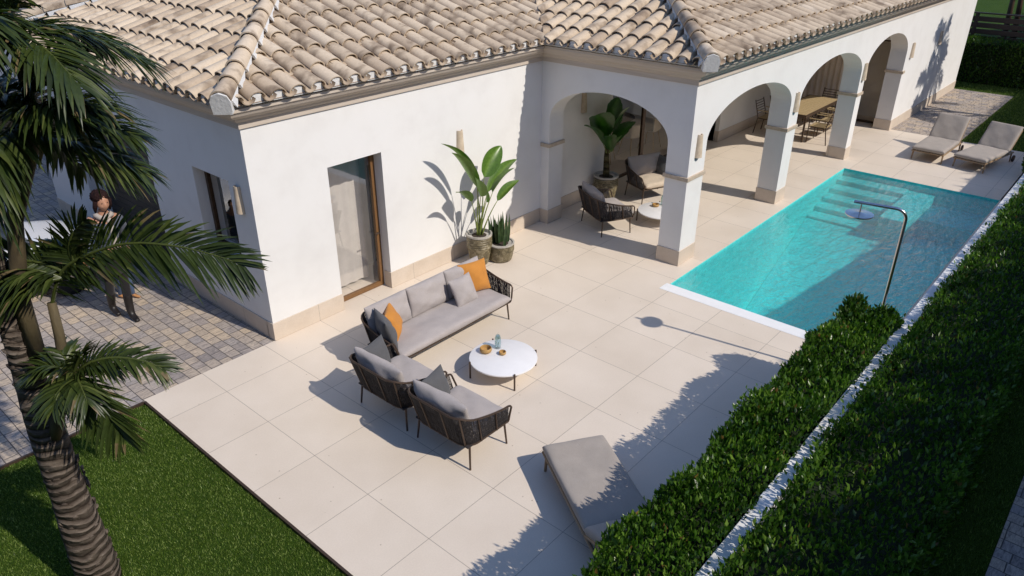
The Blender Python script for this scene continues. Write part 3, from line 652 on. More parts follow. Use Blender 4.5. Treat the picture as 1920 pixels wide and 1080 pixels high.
# wooden fence
fr = tag(empty('fence', (29.0,-2,0)), 'dark brown horizontal board fence behind the far hedge', 'fence')
for yy in np.arange(-8,9,1.9):
    b = MB(); b.box(-.05,.05,yy+2-.06,yy+2+.06,0,2.28); b.build('post', M['fence'], fr, bevel=.01)
b = MB()
for k in range(6):
    z0 = .95+k*.215
    b.box(-.035,-.012,-8,9,z0,z0+.17)
b.box(-.06,.06,-8,9,2.285,2.33)
b.build('board_panel', M['fence'], fr)

# shower
sh = tag(empty('shower', (5.93,-6.44,0)), 'brushed steel outdoor shower beside the pool end', 'shower')
b = MB(); D = V3((-.09,.50,0)); pts = [V3((0,0,0)), V3((0,0,2.42))]
for k in range(1, 9):
    a = PI/2*k/8; pts.append(V3((0,0,2.42)) + D.normalized()*.13*(1-math.cos(a)) + V3((0,0,.13*math.sin(a))))
pts.append(V3((0,0,2.55))+D*1.22); b.tube(pts, .021, 14); b.lathe([(.06,0),(.06,.012),(.03,.02)], n=20); b.build('pipe', M['steel'], sh, smooth=True, autos=40)
b = MB(); p = D*1.04; b.lathe([(.008,2.41),(.008,2.53)], (p.x,p.y,0), 10); b.lathe([(.168,2.385),(.172,2.392),(.172,2.402),(.05,2.412),(.012,2.42)], (p.x,p.y,0), 40); b.build('shower_head', M['steel'], sh, smooth=True, autos=40)

# ------------------------------------------------------------------ furniture
def cushion(w, d, h, px=8, rnd=.35, nu=22, nv=22, puff=.0, pinch=0.0, seed=0, amp=.006):
    r = random.Random(seed); b = MB(); o = 0; ph = [r.uniform(0,6) for _ in range(6)]
    def P(u, v, sgn):
        t = (max(0,1-abs(u)**px)*max(0,1-abs(v)**px))**rnd
        z = sgn*h/2*t*(1+puff*((1-u*u)*(1-v*v)))
        x = w/2*u*(1-pinch*(1-v*v)); y = d/2*v*(1-pinch*(1-u*u))
        z += amp*sgn*t*(math.sin(u*5+ph[0]+v*2)+math.sin(v*6+ph[1]-u*3)+.6*math.sin(u*11+ph[2])*math.sin(v*9+ph[3]))
        return (x,y,z)
    g = lambda i, n: math.sin((i/n-.5)*PI)
    for sgn in (1,-1):
        for i in range(nu+1):
            for j in range(nv+1): b.v.append(P(g(i,nu), g(j,nv), sgn))
    W = nv+1; O = (nu+1)*W
    for i in range(nu):
        for j in range(nv):
            b.f.append((i*W+j,(i+1)*W+j,(i+1)*W+j+1,i*W+j+1)); b.f.append((O+i*W+j,O+i*W+j+1,O+(i+1)*W+j+1,O+(i+1)*W+j))
    return b
def weld(o):
    bm = bmesh.new(); bm.from_mesh(o.data); bmesh.ops.remove_doubles(bm, verts=bm.verts, dist=1e-5); bm.to_mesh(o.data); bm.free()
    o.data.polygons.foreach_set('use_smooth', [True]*len(o.data.polygons)); return o
def place(b, Mx): b.v = [tuple(Mx @ V3(v)) for v in b.v]; return b
def ME(loc, rot=(0,0,0)):
    return Matrix.Translation(loc) @ Matrix.Rotation(R(rot[2]),4,'Z') @ Matrix.Rotation(R(rot[1]),4,'Y') @ Matrix.Rotation(R(rot[0]),4,'X')
def rope_seat(name, W, nb, seatm, label, cat, group, loc, rot, arm_z=.60, back_z=.79, seed=0):
    """low outdoor seat facing local +x, half width W"""
    t = tag(empty(name, loc, R(rot)), label, cat, group)
    def plan(s, x0, x1, hw, rc):      # s in 0..1 along a U : front right -> back -> front left
        a = x1-x0-rc; q = rc*PI/2; m_ = 2*(hw-rc); tot = 2*a+2*q+m_; d = s*tot
        if d < a: return (x1-d, -hw)
        d -= a
        if d < q: an = d/rc; return (x0+rc-rc*math.sin(an), -hw+rc-rc*math.cos(an))
        d -= q
        if d < m_: return (x0, -hw+rc+d)
        d -= m_
        if d < q: an = d/rc; return (x0+rc-rc*math.cos(an), hw-rc+rc*math.sin(an))
        d -= q; return (x0+rc+d, hw)
    def top(s):
        x, y = plan(s, -.47, .31, W+.03, .22); k = min(1, max(0, (.31-x)/.74)); return V3((x,y,arm_z+(back_z-arm_z)*k**1.5))
    def bot(s):
        x, y = plan(s, -.34, .36, W-.02, .18); return V3((x,y,.325))
    n = 60; tp = [top(i/n) for i in range(n+1)]
    f = MB(); a, z_ = tp[0], tp[-1]
    ends = []
    for e_, q_ in ((a, bot(0)), (z_, bot(1))):
        ends.append([e_, e_+V3((.03,0,-.012)), e_+V3((.052,0,-.04)), q_+V3((.03,0,.09)), q_+V3((.012,0,.02)), q_])
    f.tube(list(reversed(ends[0]))[:-1]+tp+ends[1][1:], .0135, 8)
    f.tube([bot(i/n) for i in range(n+1)]+[V3((.36,W-.02,.325)),V3((.36,-W+.02,.325))], .014, 8)
    ss = [.1,.22,.32,.43,.57,.68,.78,.9] if nb == 1 else [.07,.15,.24,.33,.42,.5,.58,.67,.76,.85,.93]
    for s in ss:
        ou = V3(((bot(s)+top(s))/2).to_tuple()); ou.z = 0; ou = ou.normalized()*.012; f.tube([bot(s)+ou, top(s)+ou], .0115, 6)
    for y in np.linspace(-W+.15, W-.15, 3 if nb == 1 else 6): f.tube([(-.34,y,.325),(.36,y,.325)], .01, 6)
    f.build('frame', M['rail'], t, smooth=True, autos=40)
    for sx, sy in ((-.28,-1),(-.28,1),(.32,-1),(.32,1)):
        l = MB(); l.tube([(sx,sy*(W-.05),.325),(sx+(.012 if sx > 0 else -.03),sy*(W-.02),0)], [.0145,.0115], 8); l.build('leg', M['rail'], t, smooth=True, autos=40)
    rp = MB(); k = int(150*(1 if nb == 1 else 1.6)); rr = random.Random(seed)
    for i in range(k+1):
        s = (i+.5)/(k+1); p, q = bot(s), top(s); mid = (p+q)/2; mid.z -= .0
        rp.tube([p,q], .0047, 4, caps=False)
        s2 = min(1,max(0,s+rr.uniform(-.022,.022))); rp.tube([p+V3((0,0,.0)), top(s2)], .0036, 3, caps=False)
    for j in range(2, 8, 2):                                    # horizontal wraps
        kk = j/8; pts = [bot(i/40).lerp(top(i/40), kk) for i in range(41)]; rp.tube(pts, .0040, 4, caps=False)
    rp.build('rope_weave', M['rope'], t)
    sm = MB(); sm.box(-.33,.35,-W+.03,W-.03,.318,.335); sm.build('seat_deck', M['rope'], t)
    c = place(cushion(.68, 2*W-.10, .15, 7, .35, 24, 24 if nb == 1 else 50, .06, 0, seed), ME((.07,0,.405))); weld(c.build('seat_cushion', seatm, t))
    bw = (2*W-.06)/nb
    for i in range(nb):
        y = -W+.03+bw*(i+.5)
        c = place(cushion(.46, bw-.0, .19, 3.4, .45, 20, 24, .12, .03, seed+i+3, .012), ME((-.275,y,.665+(.03 if nb > 1 else 0)),(0,-104,0))); weld(c.build('back_cushion', M['fab'], t))
    return t
def pillow(loc, rot, size, m, label, seed, th=.17):
    b = cushion(size, size, th, 2.6, .55, 22, 22, .25, .07, seed, .007)
    o = b.build('cushion', m); weld(o); o.location = loc; o.rotation_euler = tuple(R(a) for a in rot); tag(o, label, 'cushion', 'scatter cushions'); return o
rope_seat('sofa', 1.17, 3, M['fab'], 'long grey sofa with dark rope back against the villa side of the coffee table', 'sofa', None, (2.86,-1.25,0), -90, .60, .76, 1)
rope_seat('armchair', .475, 1, M['fab'], 'rope armchair touching the end of the sofa, back to the lawn', 'armchair', 'rope armchairs', (1.36,-2.03,0), 0, seed=11)
rope_seat('armchair', .475, 1, M['fab'], 'rope armchair closest to the camera and lone lounger', 'armchair', 'rope armchairs', (1.36,-3.135,0), 0, seed=21)
rope_seat('armchair', .475, 1, M['fab'], 'rope armchair beneath the side arch with its back to the patio', 'armchair', 'rope armchairs', (8.15,-.55,0), -28, seed=31)
rope_seat('armchair', .475, 1, M['fab_c'], 'rope armchair with cream seat in front of the porch glass', 'armchair', 'rope armchairs', (10.28,-.29,0), -112, seed=41)
pillow((1.80,-1.27,.68), (0,72,-22), .50, M['fab_d'], 'charcoal cushion leaning in the near corner of the sofa', 1)
pillow((2.02,-1.16,.66), (0,70,-48), .45, M['fab_o'], 'orange cushion propped beside the charcoal one on the sofa', 2)
pillow((3.36,-1.24,.66), (62,0,0), .45, M['fab'], 'small grey cushion resting in front of the sofa back', 3)
pillow((3.74,-1.10,.70), (68,0,-14), .50, M['fab_o'], 'orange cushion in the far corner of the sofa', 4)
pillow((1.30,-1.68,.66), (72,0,14), .42, M['fab_d'], 'charcoal cushion on the armchair touching the sofa', 5)
pillow((1.32,-2.78,.66), (72,0,14), .42, M['fab_d'], 'charcoal cushion on the armchair closest to the camera', 6)
pillow((10.62,-.38,.66), (70,0,-100), .42, M['fab_d'], 'charcoal cushion on the cream armchair in the porch', 7)

def coffee_table(label, loc, a0):
    t = tag(empty('coffee_table', loc), label, 'coffee table', 'round white coffee tables')
    b = MB(); b.lathe([(.455,.222),(.475,.226),(.480,.236),(.478,.248),(.470,.252)], n=72); b.build('tabletop', M['white'], t, smooth=True, autos=30)
    b = MB()
    for k in range(4):
        a = R(a0+90*k); b.tube([(0,0,.214),(.47*math.cos(a),.47*math.sin(a),.214)], .009, 6)
    b.build('frame', M['rail'], t)
    for k in range(4):
        a = R(a0+90*k); l = MB(); l.tube([(.487*math.cos(a),.487*math.sin(a),0),(.487*math.cos(a),.487*math.sin(a),.262)], .013, 10); l.build('leg', M['rail'], t, smooth=True, autos=40)
    return t
coffee_table('round white coffee table in front of the sofa', (2.84,-2.51,0), 60)
coffee_table('round white coffee table half hidden by the corner pier in the porch', (9.15,-1.25,0), 35)
def bowl(label, loc, r, h):
    b = MB(); b.lathe([(r*.62,0),(r*.9,h*.2),(r,h*.55),(r*.93,h*.95),(r*.88,h),(r*.84,h*.95),(r*.88,h*.55),(r*.75,h*.22),(r*.3,h*.14)], n=36)
    o = b.build('bowl', M['bowl'], smooth=True, autos=50); o.location = loc; tag(o, label, 'bowl', 'wooden bowls on the coffee table')
bowl('larger wooden bowl on the white coffee table', (2.77,-2.24,.252), .088, .075); bowl('smaller wooden bowl on the white coffee table', (2.88,-2.46,.252), .052, .05)
M['vase'] = make_glass('vase_glass', (.80,.90,.91), .9, .08, .16)
b = MB(); b.lathe([(.035,0),(.042,.02),(.046,.10),(.044,.17),(.030,.212),(.018,.225),(.010,.222),(.026,.208),(.040,.165),(.042,.10),(.036,.02),(.01,.012)], n=28)
o = b.build('vase', M['vase'], smooth=True); o.location = (2.96,-2.30,.252); tag(o, 'small bluish glass vase on the white coffee table', 'vase')
bowl('wooden bowl on the porch coffee table', (9.25,-1.05,.252), .075, .06)
b = MB(); b.lathe([(.035,0),(.042,.02),(.046,.10),(.044,.17),(.030,.212),(.018,.225),(.010,.222),(.026,.208),(.040,.165),(.042,.10),(.036,.02),(.01,.012)], n=28)
o = b.build('vase', M['vase'], smooth=True); o.location = (9.42,-1.12,.252); tag(o, 'glass vase on the porch coffee table', 'vase')

def lounger(label, loc, rot, wheels, back=32, LF=1.36, LB=.74):
    t = tag(empty('sun_lounger', loc, R(rot)), label, 'sun lounger', 'cushioned sun loungers'); W = .365
    f = MB()
    for s in (-1, 1): f.tube([(0,s*W,.235),(LF+.35,s*W,.235)], .02, 8)
    for x in (.01,.45,.9,LF,LF+.33): f.tube([(x,-W,.235),(x,W,.235)], .016, 8)
    for k in range(10): y = -W+.04+(2*W-.08)*k/9; f.box(.02,LF,y-.022,y+.022,.236,.25)
    f.build('frame', M['teak'], t, smooth=True, autos=40)
    bf = MB(); ca, sa = math.cos(R(back)), math.sin(R(back))
    for s in (-1, 1): bf.tube([(LF,s*(W+.003),.245),(LF+LB*ca,s*(W+.003),.245+LB*sa)], .02, 8)
    for k in range(6): d = LB*k/5; bf.tube([(LF+d*ca,-W,.245+d*sa),(LF+d*ca,W,.245+d*sa)], .013, 6)
    bf.tube([(LF+.5*ca,W-.05,.245+.5*sa),(LF+.30,W-.05,.235)], .01, 6)
    bf.build('backrest_frame', M['teak'], t, smooth=True, autos=40)
    for x in (.09, LF+.28):
        for s in (-1, 1):
            l = MB(); l.tube([(x,s*(W-.015),.235),(x-(.03 if x < .5 else -.03),s*(W-.01),0)], [.022,.017], 8); l.build('leg', M['teak'], t, smooth=True, autos=40)
    if wheels:
        for s in (-1, 1):
            l = MB(); l.lathe([(.02,-.025),(.075,-.02),(.085,-.012),(.085,.012),(.075,.02),(.02,.025)], n=24, M=ME((LF+.34,s*(W+.04),.085),(90,0,0))); l.build('wheel', M['fence'], t, smooth=True, autos=40)
    c = place(cushion(LF+.0, 2*W+.03, .115, 14, .35, 40, 24, .0, 0, 3, .003), ME((LF/2,0,.305))); weld(c.build('seat_cushion', M['fab_l'], t))
    c = place(cushion(LB+.04, 2*W+.03, .115, 14, .35, 26, 24, .0, 0, 4, .003), ME((LF+.02+(LB/2)*ca-.04*sa,0,.31+(LB/2)*sa),(0,-back,0))); weld(c.build('back_cushion', M['fab_l'], t))
    return t
lounger('single grey sun lounger beside the front hedge, half in shade', (1.95,-4.40,0), -122.5, False, 30)
lounger('sun lounger beyond the pool next to the paved area', (17.05,-4.25,0), -2, True, 50, 1.30, .72)
lounger('sun lounger beyond the pool nearest the end of the white wall', (17.02,-5.21,0), -11, True, 48, 1.30, .72)

# dining set
dt = tag(empty('dining_table', (17.8,-.78,0)), 'long slatted wood dining table with dark frame inside the porch', 'dining table')
b = MB()
for k in range(8): y = -.43+.1085*k; b.box(-1.22,1.22,y,y+.1,.745,.772)
b.build('tabletop', M['tabletop'], dt, bevel=.004)
b = MB()
for y in (-.45,.43): b.box(-1.25,1.25,y,y+.02,.69,.775)
for x in (-1.25,1.225): b.box(x,x+.025,-.43,.43,.69,.775)
b.build('apron', M['rail'], dt)
for x in (-1.15,1.13):
    for y in (-.42,.38):
        b = MB(); b.box(x,x+.045,y,y+.045,0,.69); b.build('leg', M['rail'], dt, bevel=.004)
def dining_chair():
    t = empty('dining_chair')                       # faces +y
    for x in (-.26,.26):
        for y0, y1, zt in ((.24,.24,.66),(-.22,-.30,.46)):
            l = MB(); l.tube([(x,y1,0),(x,y0,zt)], .014, 6); l.build('leg', M['rail'], t)
    f = MB()
    for x in (-.26,.26):
        f.tube([(x,-.22,.46),(x*.98,-.36,.93)], .014, 6); f.tube([(x,.24,.44),(x,-.22,.44)], .012, 6)
    for y in (.24,-.22): f.tube([(-.26,y,.44),(.26,y,.44)], .012, 6)
    f.build('frame', M['rail'], t)
    s = MB(); s.box(-.25,.25,-.21,.235,.443,.46); s.build('seat', M['tabletop'], t)
    bk = MB()
    for k in range(6): z = .56+.066*k; y = -.22-.14*(z-.46)/.47; bk.tube([(-.258,y,z),(.258,y,z)], .010, 6)
    bk.build('backrest', M['rail'], t)
    for x in (-.27,.27):
        a = MB(); a.box(x-.025,x+.025,-.25,.26,.655,.675); a.build('armrest', M['tabletop'], t, bevel=.004)
    return t
dc = dining_chair()
for i, (x, y, rz, lab) in enumerate([(17.05,-1.50,0,'slatted dining chair on the pool side, first from the corner pier'), (17.8,-1.50,0,'slatted dining chair in the middle of the pool side'), (18.5,-1.50,0,'slatted dining chair on the pool side, farthest along the table'),
        (16.95,-.05,180,'slatted dining chair pulled out towards the house wall'), (17.75,-.12,180,'slatted dining chair in the middle of the house side'), (18.5,-.12,180,'slatted dining chair on the house side near the curtain'), (19.25,-.80,90,'slatted dining chair at the curtain end of the table')]):
    o = dc if i == 0 else copy_tree(dc); o.location = (x,y,0); o.rotation_euler = (0,0,R(rz)); tag(o, lab, 'dining chair', 'slatted chairs around the dining table')

# indoor dining chairs seen through the porch glass, and a table
M['oak'] = make_wood('oak', (.42,.29,.16), (.54,.40,.24)); M['shell'] = m_noise('chair_shell', (.62,.60,.57), (.70,.68,.65), 5, .5)
def shell_chair():
    t = empty('indoor_chair')
    for x in (-.2,.2):
        for y in (-.2,.2):
            l = MB(); l.tube([(x*1.15,y*1.15,0),(x*.75,y*.75,.48)], [.011,.017], 8); l.build('leg', M['oak'], t, smooth=True)
    b = MB(); n = 16
    for i in range(n+1):
        a = i/n
        for j in range(9):
            s = j/8*2-1
            if a < .5: y = .24-.44*(a/.5); z = .49-.02*math.sin(a/.5*PI)+.03*s*s
            else: k = (a-.5)/.5; y = -.20-.07*k+.10*s*s*k; z = .49+.36*k+.03*s*s*(1-k)
            b.v.append((s*.24,y,z))
    for i in range(n):
        for j in range(8): b.f.append((i*9+j,i*9+j+1,(i+1)*9+j+1,(i+1)*9+j))
    o = b.build('seat', M['shell'], t, smooth=True); m_ = o.modifiers.new('s','SOLIDIFY'); m_.thickness = .018; return t
ic = shell_chair()
for i, (x, y, rz, lab) in enumerate([(12.6,1.75,-12,'white shell chair with oak legs nearest the glass mullion indoors'), (13.45,1.70,6,'white shell chair with oak legs behind the glass, second from the mullion'), (11.7,1.95,20,'white shell chair with oak legs seen left of the glass mullion')]):
    o = ic if i == 0 else copy_tree(ic); o.location = (x,y,.004); o.rotation_euler = (0,0,R(rz)); tag(o, lab, 'chair', 'white shell chairs indoors')
t = tag(empty('indoor_table', (13.1,2.75,.004)), 'round dark table behind the shell chairs indoors', 'table')
b = MB(); b.lathe([(.62,.72),(.64,.73),(.64,.745),(.63,.75)], n=48); b.build('tabletop', M['rail'], t, smooth=True, autos=30)
b = MB(); b.lathe([(.28,0),(.28,.02),(.05,.05),(.04,.68),(.15,.72)], n=24); b.build('pedestal', M['oak'], t, smooth=True, autos=30)

# ------------------------------------------------------------------ potted plants
def pot_mat():
    m, nt, b = mat('glazed_pot', (.2,.17,.1), .45, .5); p = objc(nt); f = noise(nt, p, 11, 6, .7, 1.0); f2 = noise(nt, p, 38, 4)
    c = ramp(nt, f, [(.3, (.045,.038,.024)), (.45, (.13,.105,.055)), (.58, (.24,.20,.12)), (.72, (.36,.32,.24))])
    c = mixc(nt, 1.0, c, ramp(nt, f2, [(.3, (.75,.75,.75)), (.7, (1.15,1.15,1.15))]), 'MULTIPLY')
    L(nt, c, b.inputs['Base Color']); bump(nt, b, f, .5, .01); return m
M['pot'] = pot_mat(); M['potrim'] = m_noise('pot_rim', (.36,.33,.29), (.50,.47,.42), 12, .6, .4)
def pot(t, r0, r1, h, rings=True):
    pr = [(r0*.9,0),(r0,.015)]
    for k in range(1, 7): z = .02+(h*.55)*k/6; pr.append((r0+(r1-r0)*(k/6)**.7, z))
    n = 5; z0 = h*.57
    for k in range(n):
        z = z0+(h*.36)*k/n; dz = h*.36/n; pr += [(r1*1.0, z), (r1*1.03, z+dz*.35), (r1*1.03, z+dz*.6), (r1*.985, z+dz*.85)]
    b = MB(); b.lathe(pr, n=40); b.build('pot', M['pot'], t, smooth=True, autos=50)
    b = MB(); b.lathe([(r1*.985,h*.925),(r1*1.05,h*.94),(r1*1.05,h),(r1*.93,h),(r1*.90,h*.93)], n=40); b.build('pot_rim', M['potrim'], t, smooth=True, autos=40)
    b = MB(); b.lathe([(r1*.92,h*.90),(r1*.6,h*.93),(.02,h*.95)], n=24); b.build('soil', M['soil'], t, smooth=True)
M['bopleaf'] = make_leaf('broad_leaf', (.045,.095,.012), (.085,.160,.022), (.17,.26,.06), .33, .22, .5); M['stem'] = m_noise('green_stem', (.10,.16,.03), (.22,.24,.06), 12, .5)
M['banana'] = make_leaf('banana_leaf', (.010,.045,.008), (.022,.085,.012), (.05,.15,.02), .30, .25, .5)
def broad_leaf(b_, tip, width, twist=0.0, droop=.12, jag=0.0, seed=0):
    """blade mesh from base to tip; returns verts, faces"""
    r = random.Random(seed); a = V3(b_); t_ = V3(tip); d = t_-a; ln = d.length; dn = d.normalized(); up = V3((0,0,1)) if abs(dn.z) < .93 else V3((0,-1,.3))
    s = dn.cross(up).normalized(); s = Matrix.Rotation(twist, 3, dn) @ s; n = s.cross(dn).normalized(); V = []; F = []; K = 14
    for i in range(K+1):
        k = i/K; w = width*(math.sin(PI*min(1,k*.97+.02)**.75))**.75*.5 if i not in (0, K) else .004; c = a+d*k+V3((0,0,1))*(droop*ln*math.sin(PI*k)*1.0)
        jl = 1+jag*r.uniform(-1,.3); jr = 1+jag*r.uniform(-1,.3)
        V += [c-s*w*jl+n*w*.42, c-s*w*.5*jl+n*w*.16, c, c+s*w*.5*jr+n*w*.16, c+s*w*jr+n*w*.42]
    for i in range(K):
        for j in range(4): q = i*5+j; F.append((q,q+1,q+6,q+5))
    return V, F
def leafy(t, m, leaves, root, name='leaf', width=.17, jag=0.0, seedo=0, lean=.02):
    for i, (b_, tip, wd, tw) in enumerate(leaves):
        V, F = broad_leaf(b_, tip, wd*1.35, tw, .10, jag, seedo+i); tint = np.full((len(V),3), random.Random(i+seedo).uniform(.25,.8))
        tint[2::5] = min(.9, tint[0][0]+.35)
        o = link(name, fast_mesh(name, np.array(V), F, tint), m, t, smooth=True)
        s = MB(); rt = V3(root)+V3((random.Random(i).uniform(-1,1)*lean, random.Random(i+9).uniform(-1,1)*lean, 0)); bb = V3(b_); mid = rt.lerp(bb, .5)+V3((0,0,.05)); mid.x = rt.x*.6+bb.x*.4; mid.y = rt.y*.6+bb.y*.4
        pts = [rt*(1-k)**2+mid*2*k*(1-k)+bb*k*k for k in np.linspace(0,1,9)]
        s.tube(pts, [.017-.011*k for k in np.linspace(0,1,9)], 6); s.build('stalk', M['stem'], o, smooth=True)
p1 = tag(empty('potted_plant', (5.22,.20,0)), 'tall bird of paradise plant in a ribbed stoneware pot by the sunlit wall', 'potted plant', 'potted plants')
pot(p1, .15, .225, .60)
LV = [((5.09,.12,1.74),(4.42,.25,2.42),.15,.3), ((5.09,.08,1.51),(4.46,.05,2.30),.19,.2), ((5.32,.15,1.64),(5.77,.15,2.10),.24,1.0), ((5.44,.18,1.32),(6.35,.28,1.69),.17,.2), ((5.46,.08,1.33),(5.97,.0,1.68),.19,-.4),
      ((5.55,.05,1.16),(5.97,-.1,1.47),.13,.5), ((5.12,.05,1.36),(4.86,-.1,1.80),.22,-.6), ((5.26,.05,1.22),(5.18,-.02,1.52),.15,.9), ((4.95,.1,1.30),(4.48,.0,1.62),.15,.3)]
leafy(p1, M['bopleaf'], [(tuple(V3(a)-V3((5.22,.20,0))), tuple(V3(c)-V3((5.22,.20,0))), w_, tw) for a, c, w_, tw in LV], (0,0,.55), seedo=5, lean=.06)
p2 = tag(empty('potted_plant', (5.60,.03,0)), 'spiky snake plant in a low ribbed stoneware pot', 'potted plant', 'potted plants'); pot(p2, .21, .25, .35)
M['snake'] = make_leaf('snake_leaf', (.012,.030,.010), (.030,.062,.020), (.10,.13,.04), .45, .05, .4)
rs = random.Random(4)
for i in range(19):
    a = rs.uniform(0,6.28); rr = rs.uniform(.02,.17); x, y = rr*math.cos(a), rr*math.sin(a); h_ = rs.uniform(.36,.64); tw = rs.uniform(0,3.14); V = []; F = []; T = []; lx, ly = x*.35+rs.uniform(-.03,.03), y*.35
    for k in range(9):
        q = k/8; w_ = .030*(1-q**3)*(.7+.6*math.sin(q*2.6))+.001; an = tw+q*.8; c = V3((x+lx*q,y+ly*q,.30+h_*q)); s = V3((math.cos(an),math.sin(an),0)); n_ = V3((-s.y,s.x,0))
        V += [c-s*w_+n_*w_*.4, c-s*w_*.8+n_*w_*.25, c, c+s*w_*.8+n_*w_*.25, c+s*w_+n_*w_*.4]; tt = .25+.3*(k % 2); T += [[.9]*3,[tt]*3,[tt]*3,[tt]*3,[.9]*3]
    for k in range(8):
        for j in range(4): q = k*5+j; F.append((q,q+1,q+6,q+5))
    link('leaf', fast_mesh('leaf', np.array(V), F, np.array(T)), M['snake'], p2, smooth=True)
bc = V3((9.45,.36,0)); p3 = tag(empty('potted_plant', bc), 'banana plant with broad dark leaves in a large pot under the side arch', 'potted plant', 'potted plants'); pot(p3, .19, .265, .58)
b = MB(); b.tube([(0,0,.5),(-.01,0,.75),(-.03,0,1.0),(-.03,0,1.22),(-.02,0,1.40)], [.075,.07,.058,.045,.03], 12)
M['bstem'] = bark_mat('banana_stem', (.035,.028,.015), (.10,.085,.04), (.24,.18,.10), 6); b.build('trunk', M['bstem'], p3, smooth=True)
BL = [((9.43,.40,1.50),(9.95,.50,2.16),.34,.9), ((9.36,.33,1.42),(8.62,.16,2.08),.40,.5), ((9.50,.34,1.45),(10.02,.25,1.97),.36,-.6), ((9.58,.32,1.22),(10.25,.2,1.62),.27,.1), ((9.22,.33,1.32),(8.45,.3,1.88),.20,-.1), ((9.40,.25,1.15),(8.95,.02,1.62),.24,.3), ((9.47,.25,1.12),(9.40,.0,1.52),.24,.2)]
leafy(p3, M['banana'], [(tuple(V3(a)-bc), tuple(V3(c)-bc), w_, tw) for a, c, w_, tw in BL], (-.02,0,1.0), jag=.12, seedo=40)

# bush at the far end of the wall
bu = tag(empty('shrub', (17.6,-6.5,0)), 'small leafy shrub between the far lounger and the white wall', 'shrub')
v, f, t_ = leaf_cloud(2600, blob_fn(0,0,.42,.75,.25,.45), .07, 60); link('foliage', fast_mesh('foliage', v, f, t_), M['leaf'], bu)

# ------------------------------------------------------------------ palms
def frond(points, ll, wd, seed, n=34, up=V3((0,0,1)), droop=.35, spread=58, density=1.0):
    """pinnate frond along a curve; returns verts, faces, tints"""
    r = random.Random(seed); P = [V3(p) for p in points]; V = []; F = []; T = []
    # resample (catmull)
    Q = []
    for i in range(len(P)-1):
        p0 = P[max(i-1,0)]; p1 = P[i]; p2 = P[i+1]; p3 = P[min(i+2,len(P)-1)]
        for k in range(10):
            t = k/10; Q.append(.5*((2*p1)+(p2-p0)*t+(2*p0-5*p1+4*p2-p3)*t*t+(3*p1-p0-3*p2+p3)*t**3))
    Q.append(P[-1]); m_ = len(Q)-1
    def at(s): x = s*m_; i = min(int(x), m_-1); return Q[i].lerp(Q[i+1], x-i), (Q[min(i+1,m_)]-Q[max(i-1,0)]).normalized()
    # rachis
    rb = MB(); pts = [Q[i] for i in range(0, m_+1, 3)]; k_ = len(pts); rb.tube(pts, [.017*(1-.85*i/(k_-1))+.002 for i in range(k_)], 5)
    V += [V3(v) for v in rb.v]; F += [f if len(f) == 4 else f for f in rb.f]; T += [.75]*len(rb.v)
    F = [f for f in F if len(f) == 4]
    for i in range(n):
        s = .10+.90*i/(n-1); c, d = at(min(s,.995)); side = d.cross(up)
        if side.length < .1: side = d.orthogonal()
        side.normalize(); nn = side.cross(d).normalized(); env = (math.sin(PI*(.12+.80*s)))**.6
        for sg in (-1, 1):
            if r.random() > .96: continue
            l = ll*env*r.uniform(.8,1.12); ang = R(spread*(1-.52*s)+r.uniform(-7,7)); dirv = (d*math.cos(ang)+side*sg*math.sin(ang)+nn*r.uniform(.0,.42)).normalized()
            w = wd*r.uniform(.75,1.15); wv = dirv.cross(nn); wv.normalize(); fold = wv.cross(dirv).normalized()
            b0 = len(V); tint = min(.92,max(0,r.gauss(.40,.2))); brown = r.random() < .07
            dr = droop*r.uniform(.6,1.3)
            for (k, wk) in ((0,.25),(.18,.9),(.5,1.0),(.8,.6),(1.0,.03)):
                pc = c+dirv*l*k-V3((0,0,1))*dr*l*k*k
                V += [pc-wv*w*wk*.5+fold*w*wk*.18, pc, pc+wv*w*wk*.5+fold*w*wk*.18]; T += [(1.0 if brown and k > .45 else tint)]*3
            for k in range(4):
                q = b0+3*k; F += [(q,q+1,q+4,q+3),(q+1,q+2,q+5,q+4)]
    return V, F, T
def add_frond(tree, base, pts, ll, wd, seed, **k):
    V, F, T = frond(pts, ll, wd, seed, **k); base = np.array(base); T = np.array(T)[:,None]
    return link('frond', fast_mesh('frond', np.array([tuple(v) for v in V])-base, F, np.hstack([T,T,T])), M['palmleaf'], tree)
def auto_frond(tree, base, o, az, el, ln, arc, ll, wd, seed, **k):
    o = V3(o); h = V3((math.cos(az),math.sin(az),0)); pts = []
    for i in range(6):
        s = i/5; pts.append(o+h*(ln*s*math.cos(el)*(1-.12*s))+V3((0,0,ln*(s*math.sin(el)-arc*s*s))))
    return add_frond(tree, base, pts, ll, wd, seed, **k)
palm = tag(empty('palm_tree', (-2.5,-1.95,0)), 'multi-crowned palm tree with ringed trunk standing on the lawn', 'palm tree', 'palm trees'); PB = (-2.5,-1.95,0)
b = MB(); n = 56; pts = []; rad = []
for i in range(n+1):
    k = i/n; z = 3.75*k; pts.append((.01+.02*k*k-.012*math.sin(z*1.2), -.01-.02*k*k, z)); rr = .188-.030*z+.006*((z*9+.4*math.sin(z*5)) % 1.0)+.006*math.sin(z*4.1)
    rad.append(rr)
b.tube(pts, rad, 22); rs_ = random.Random(8)
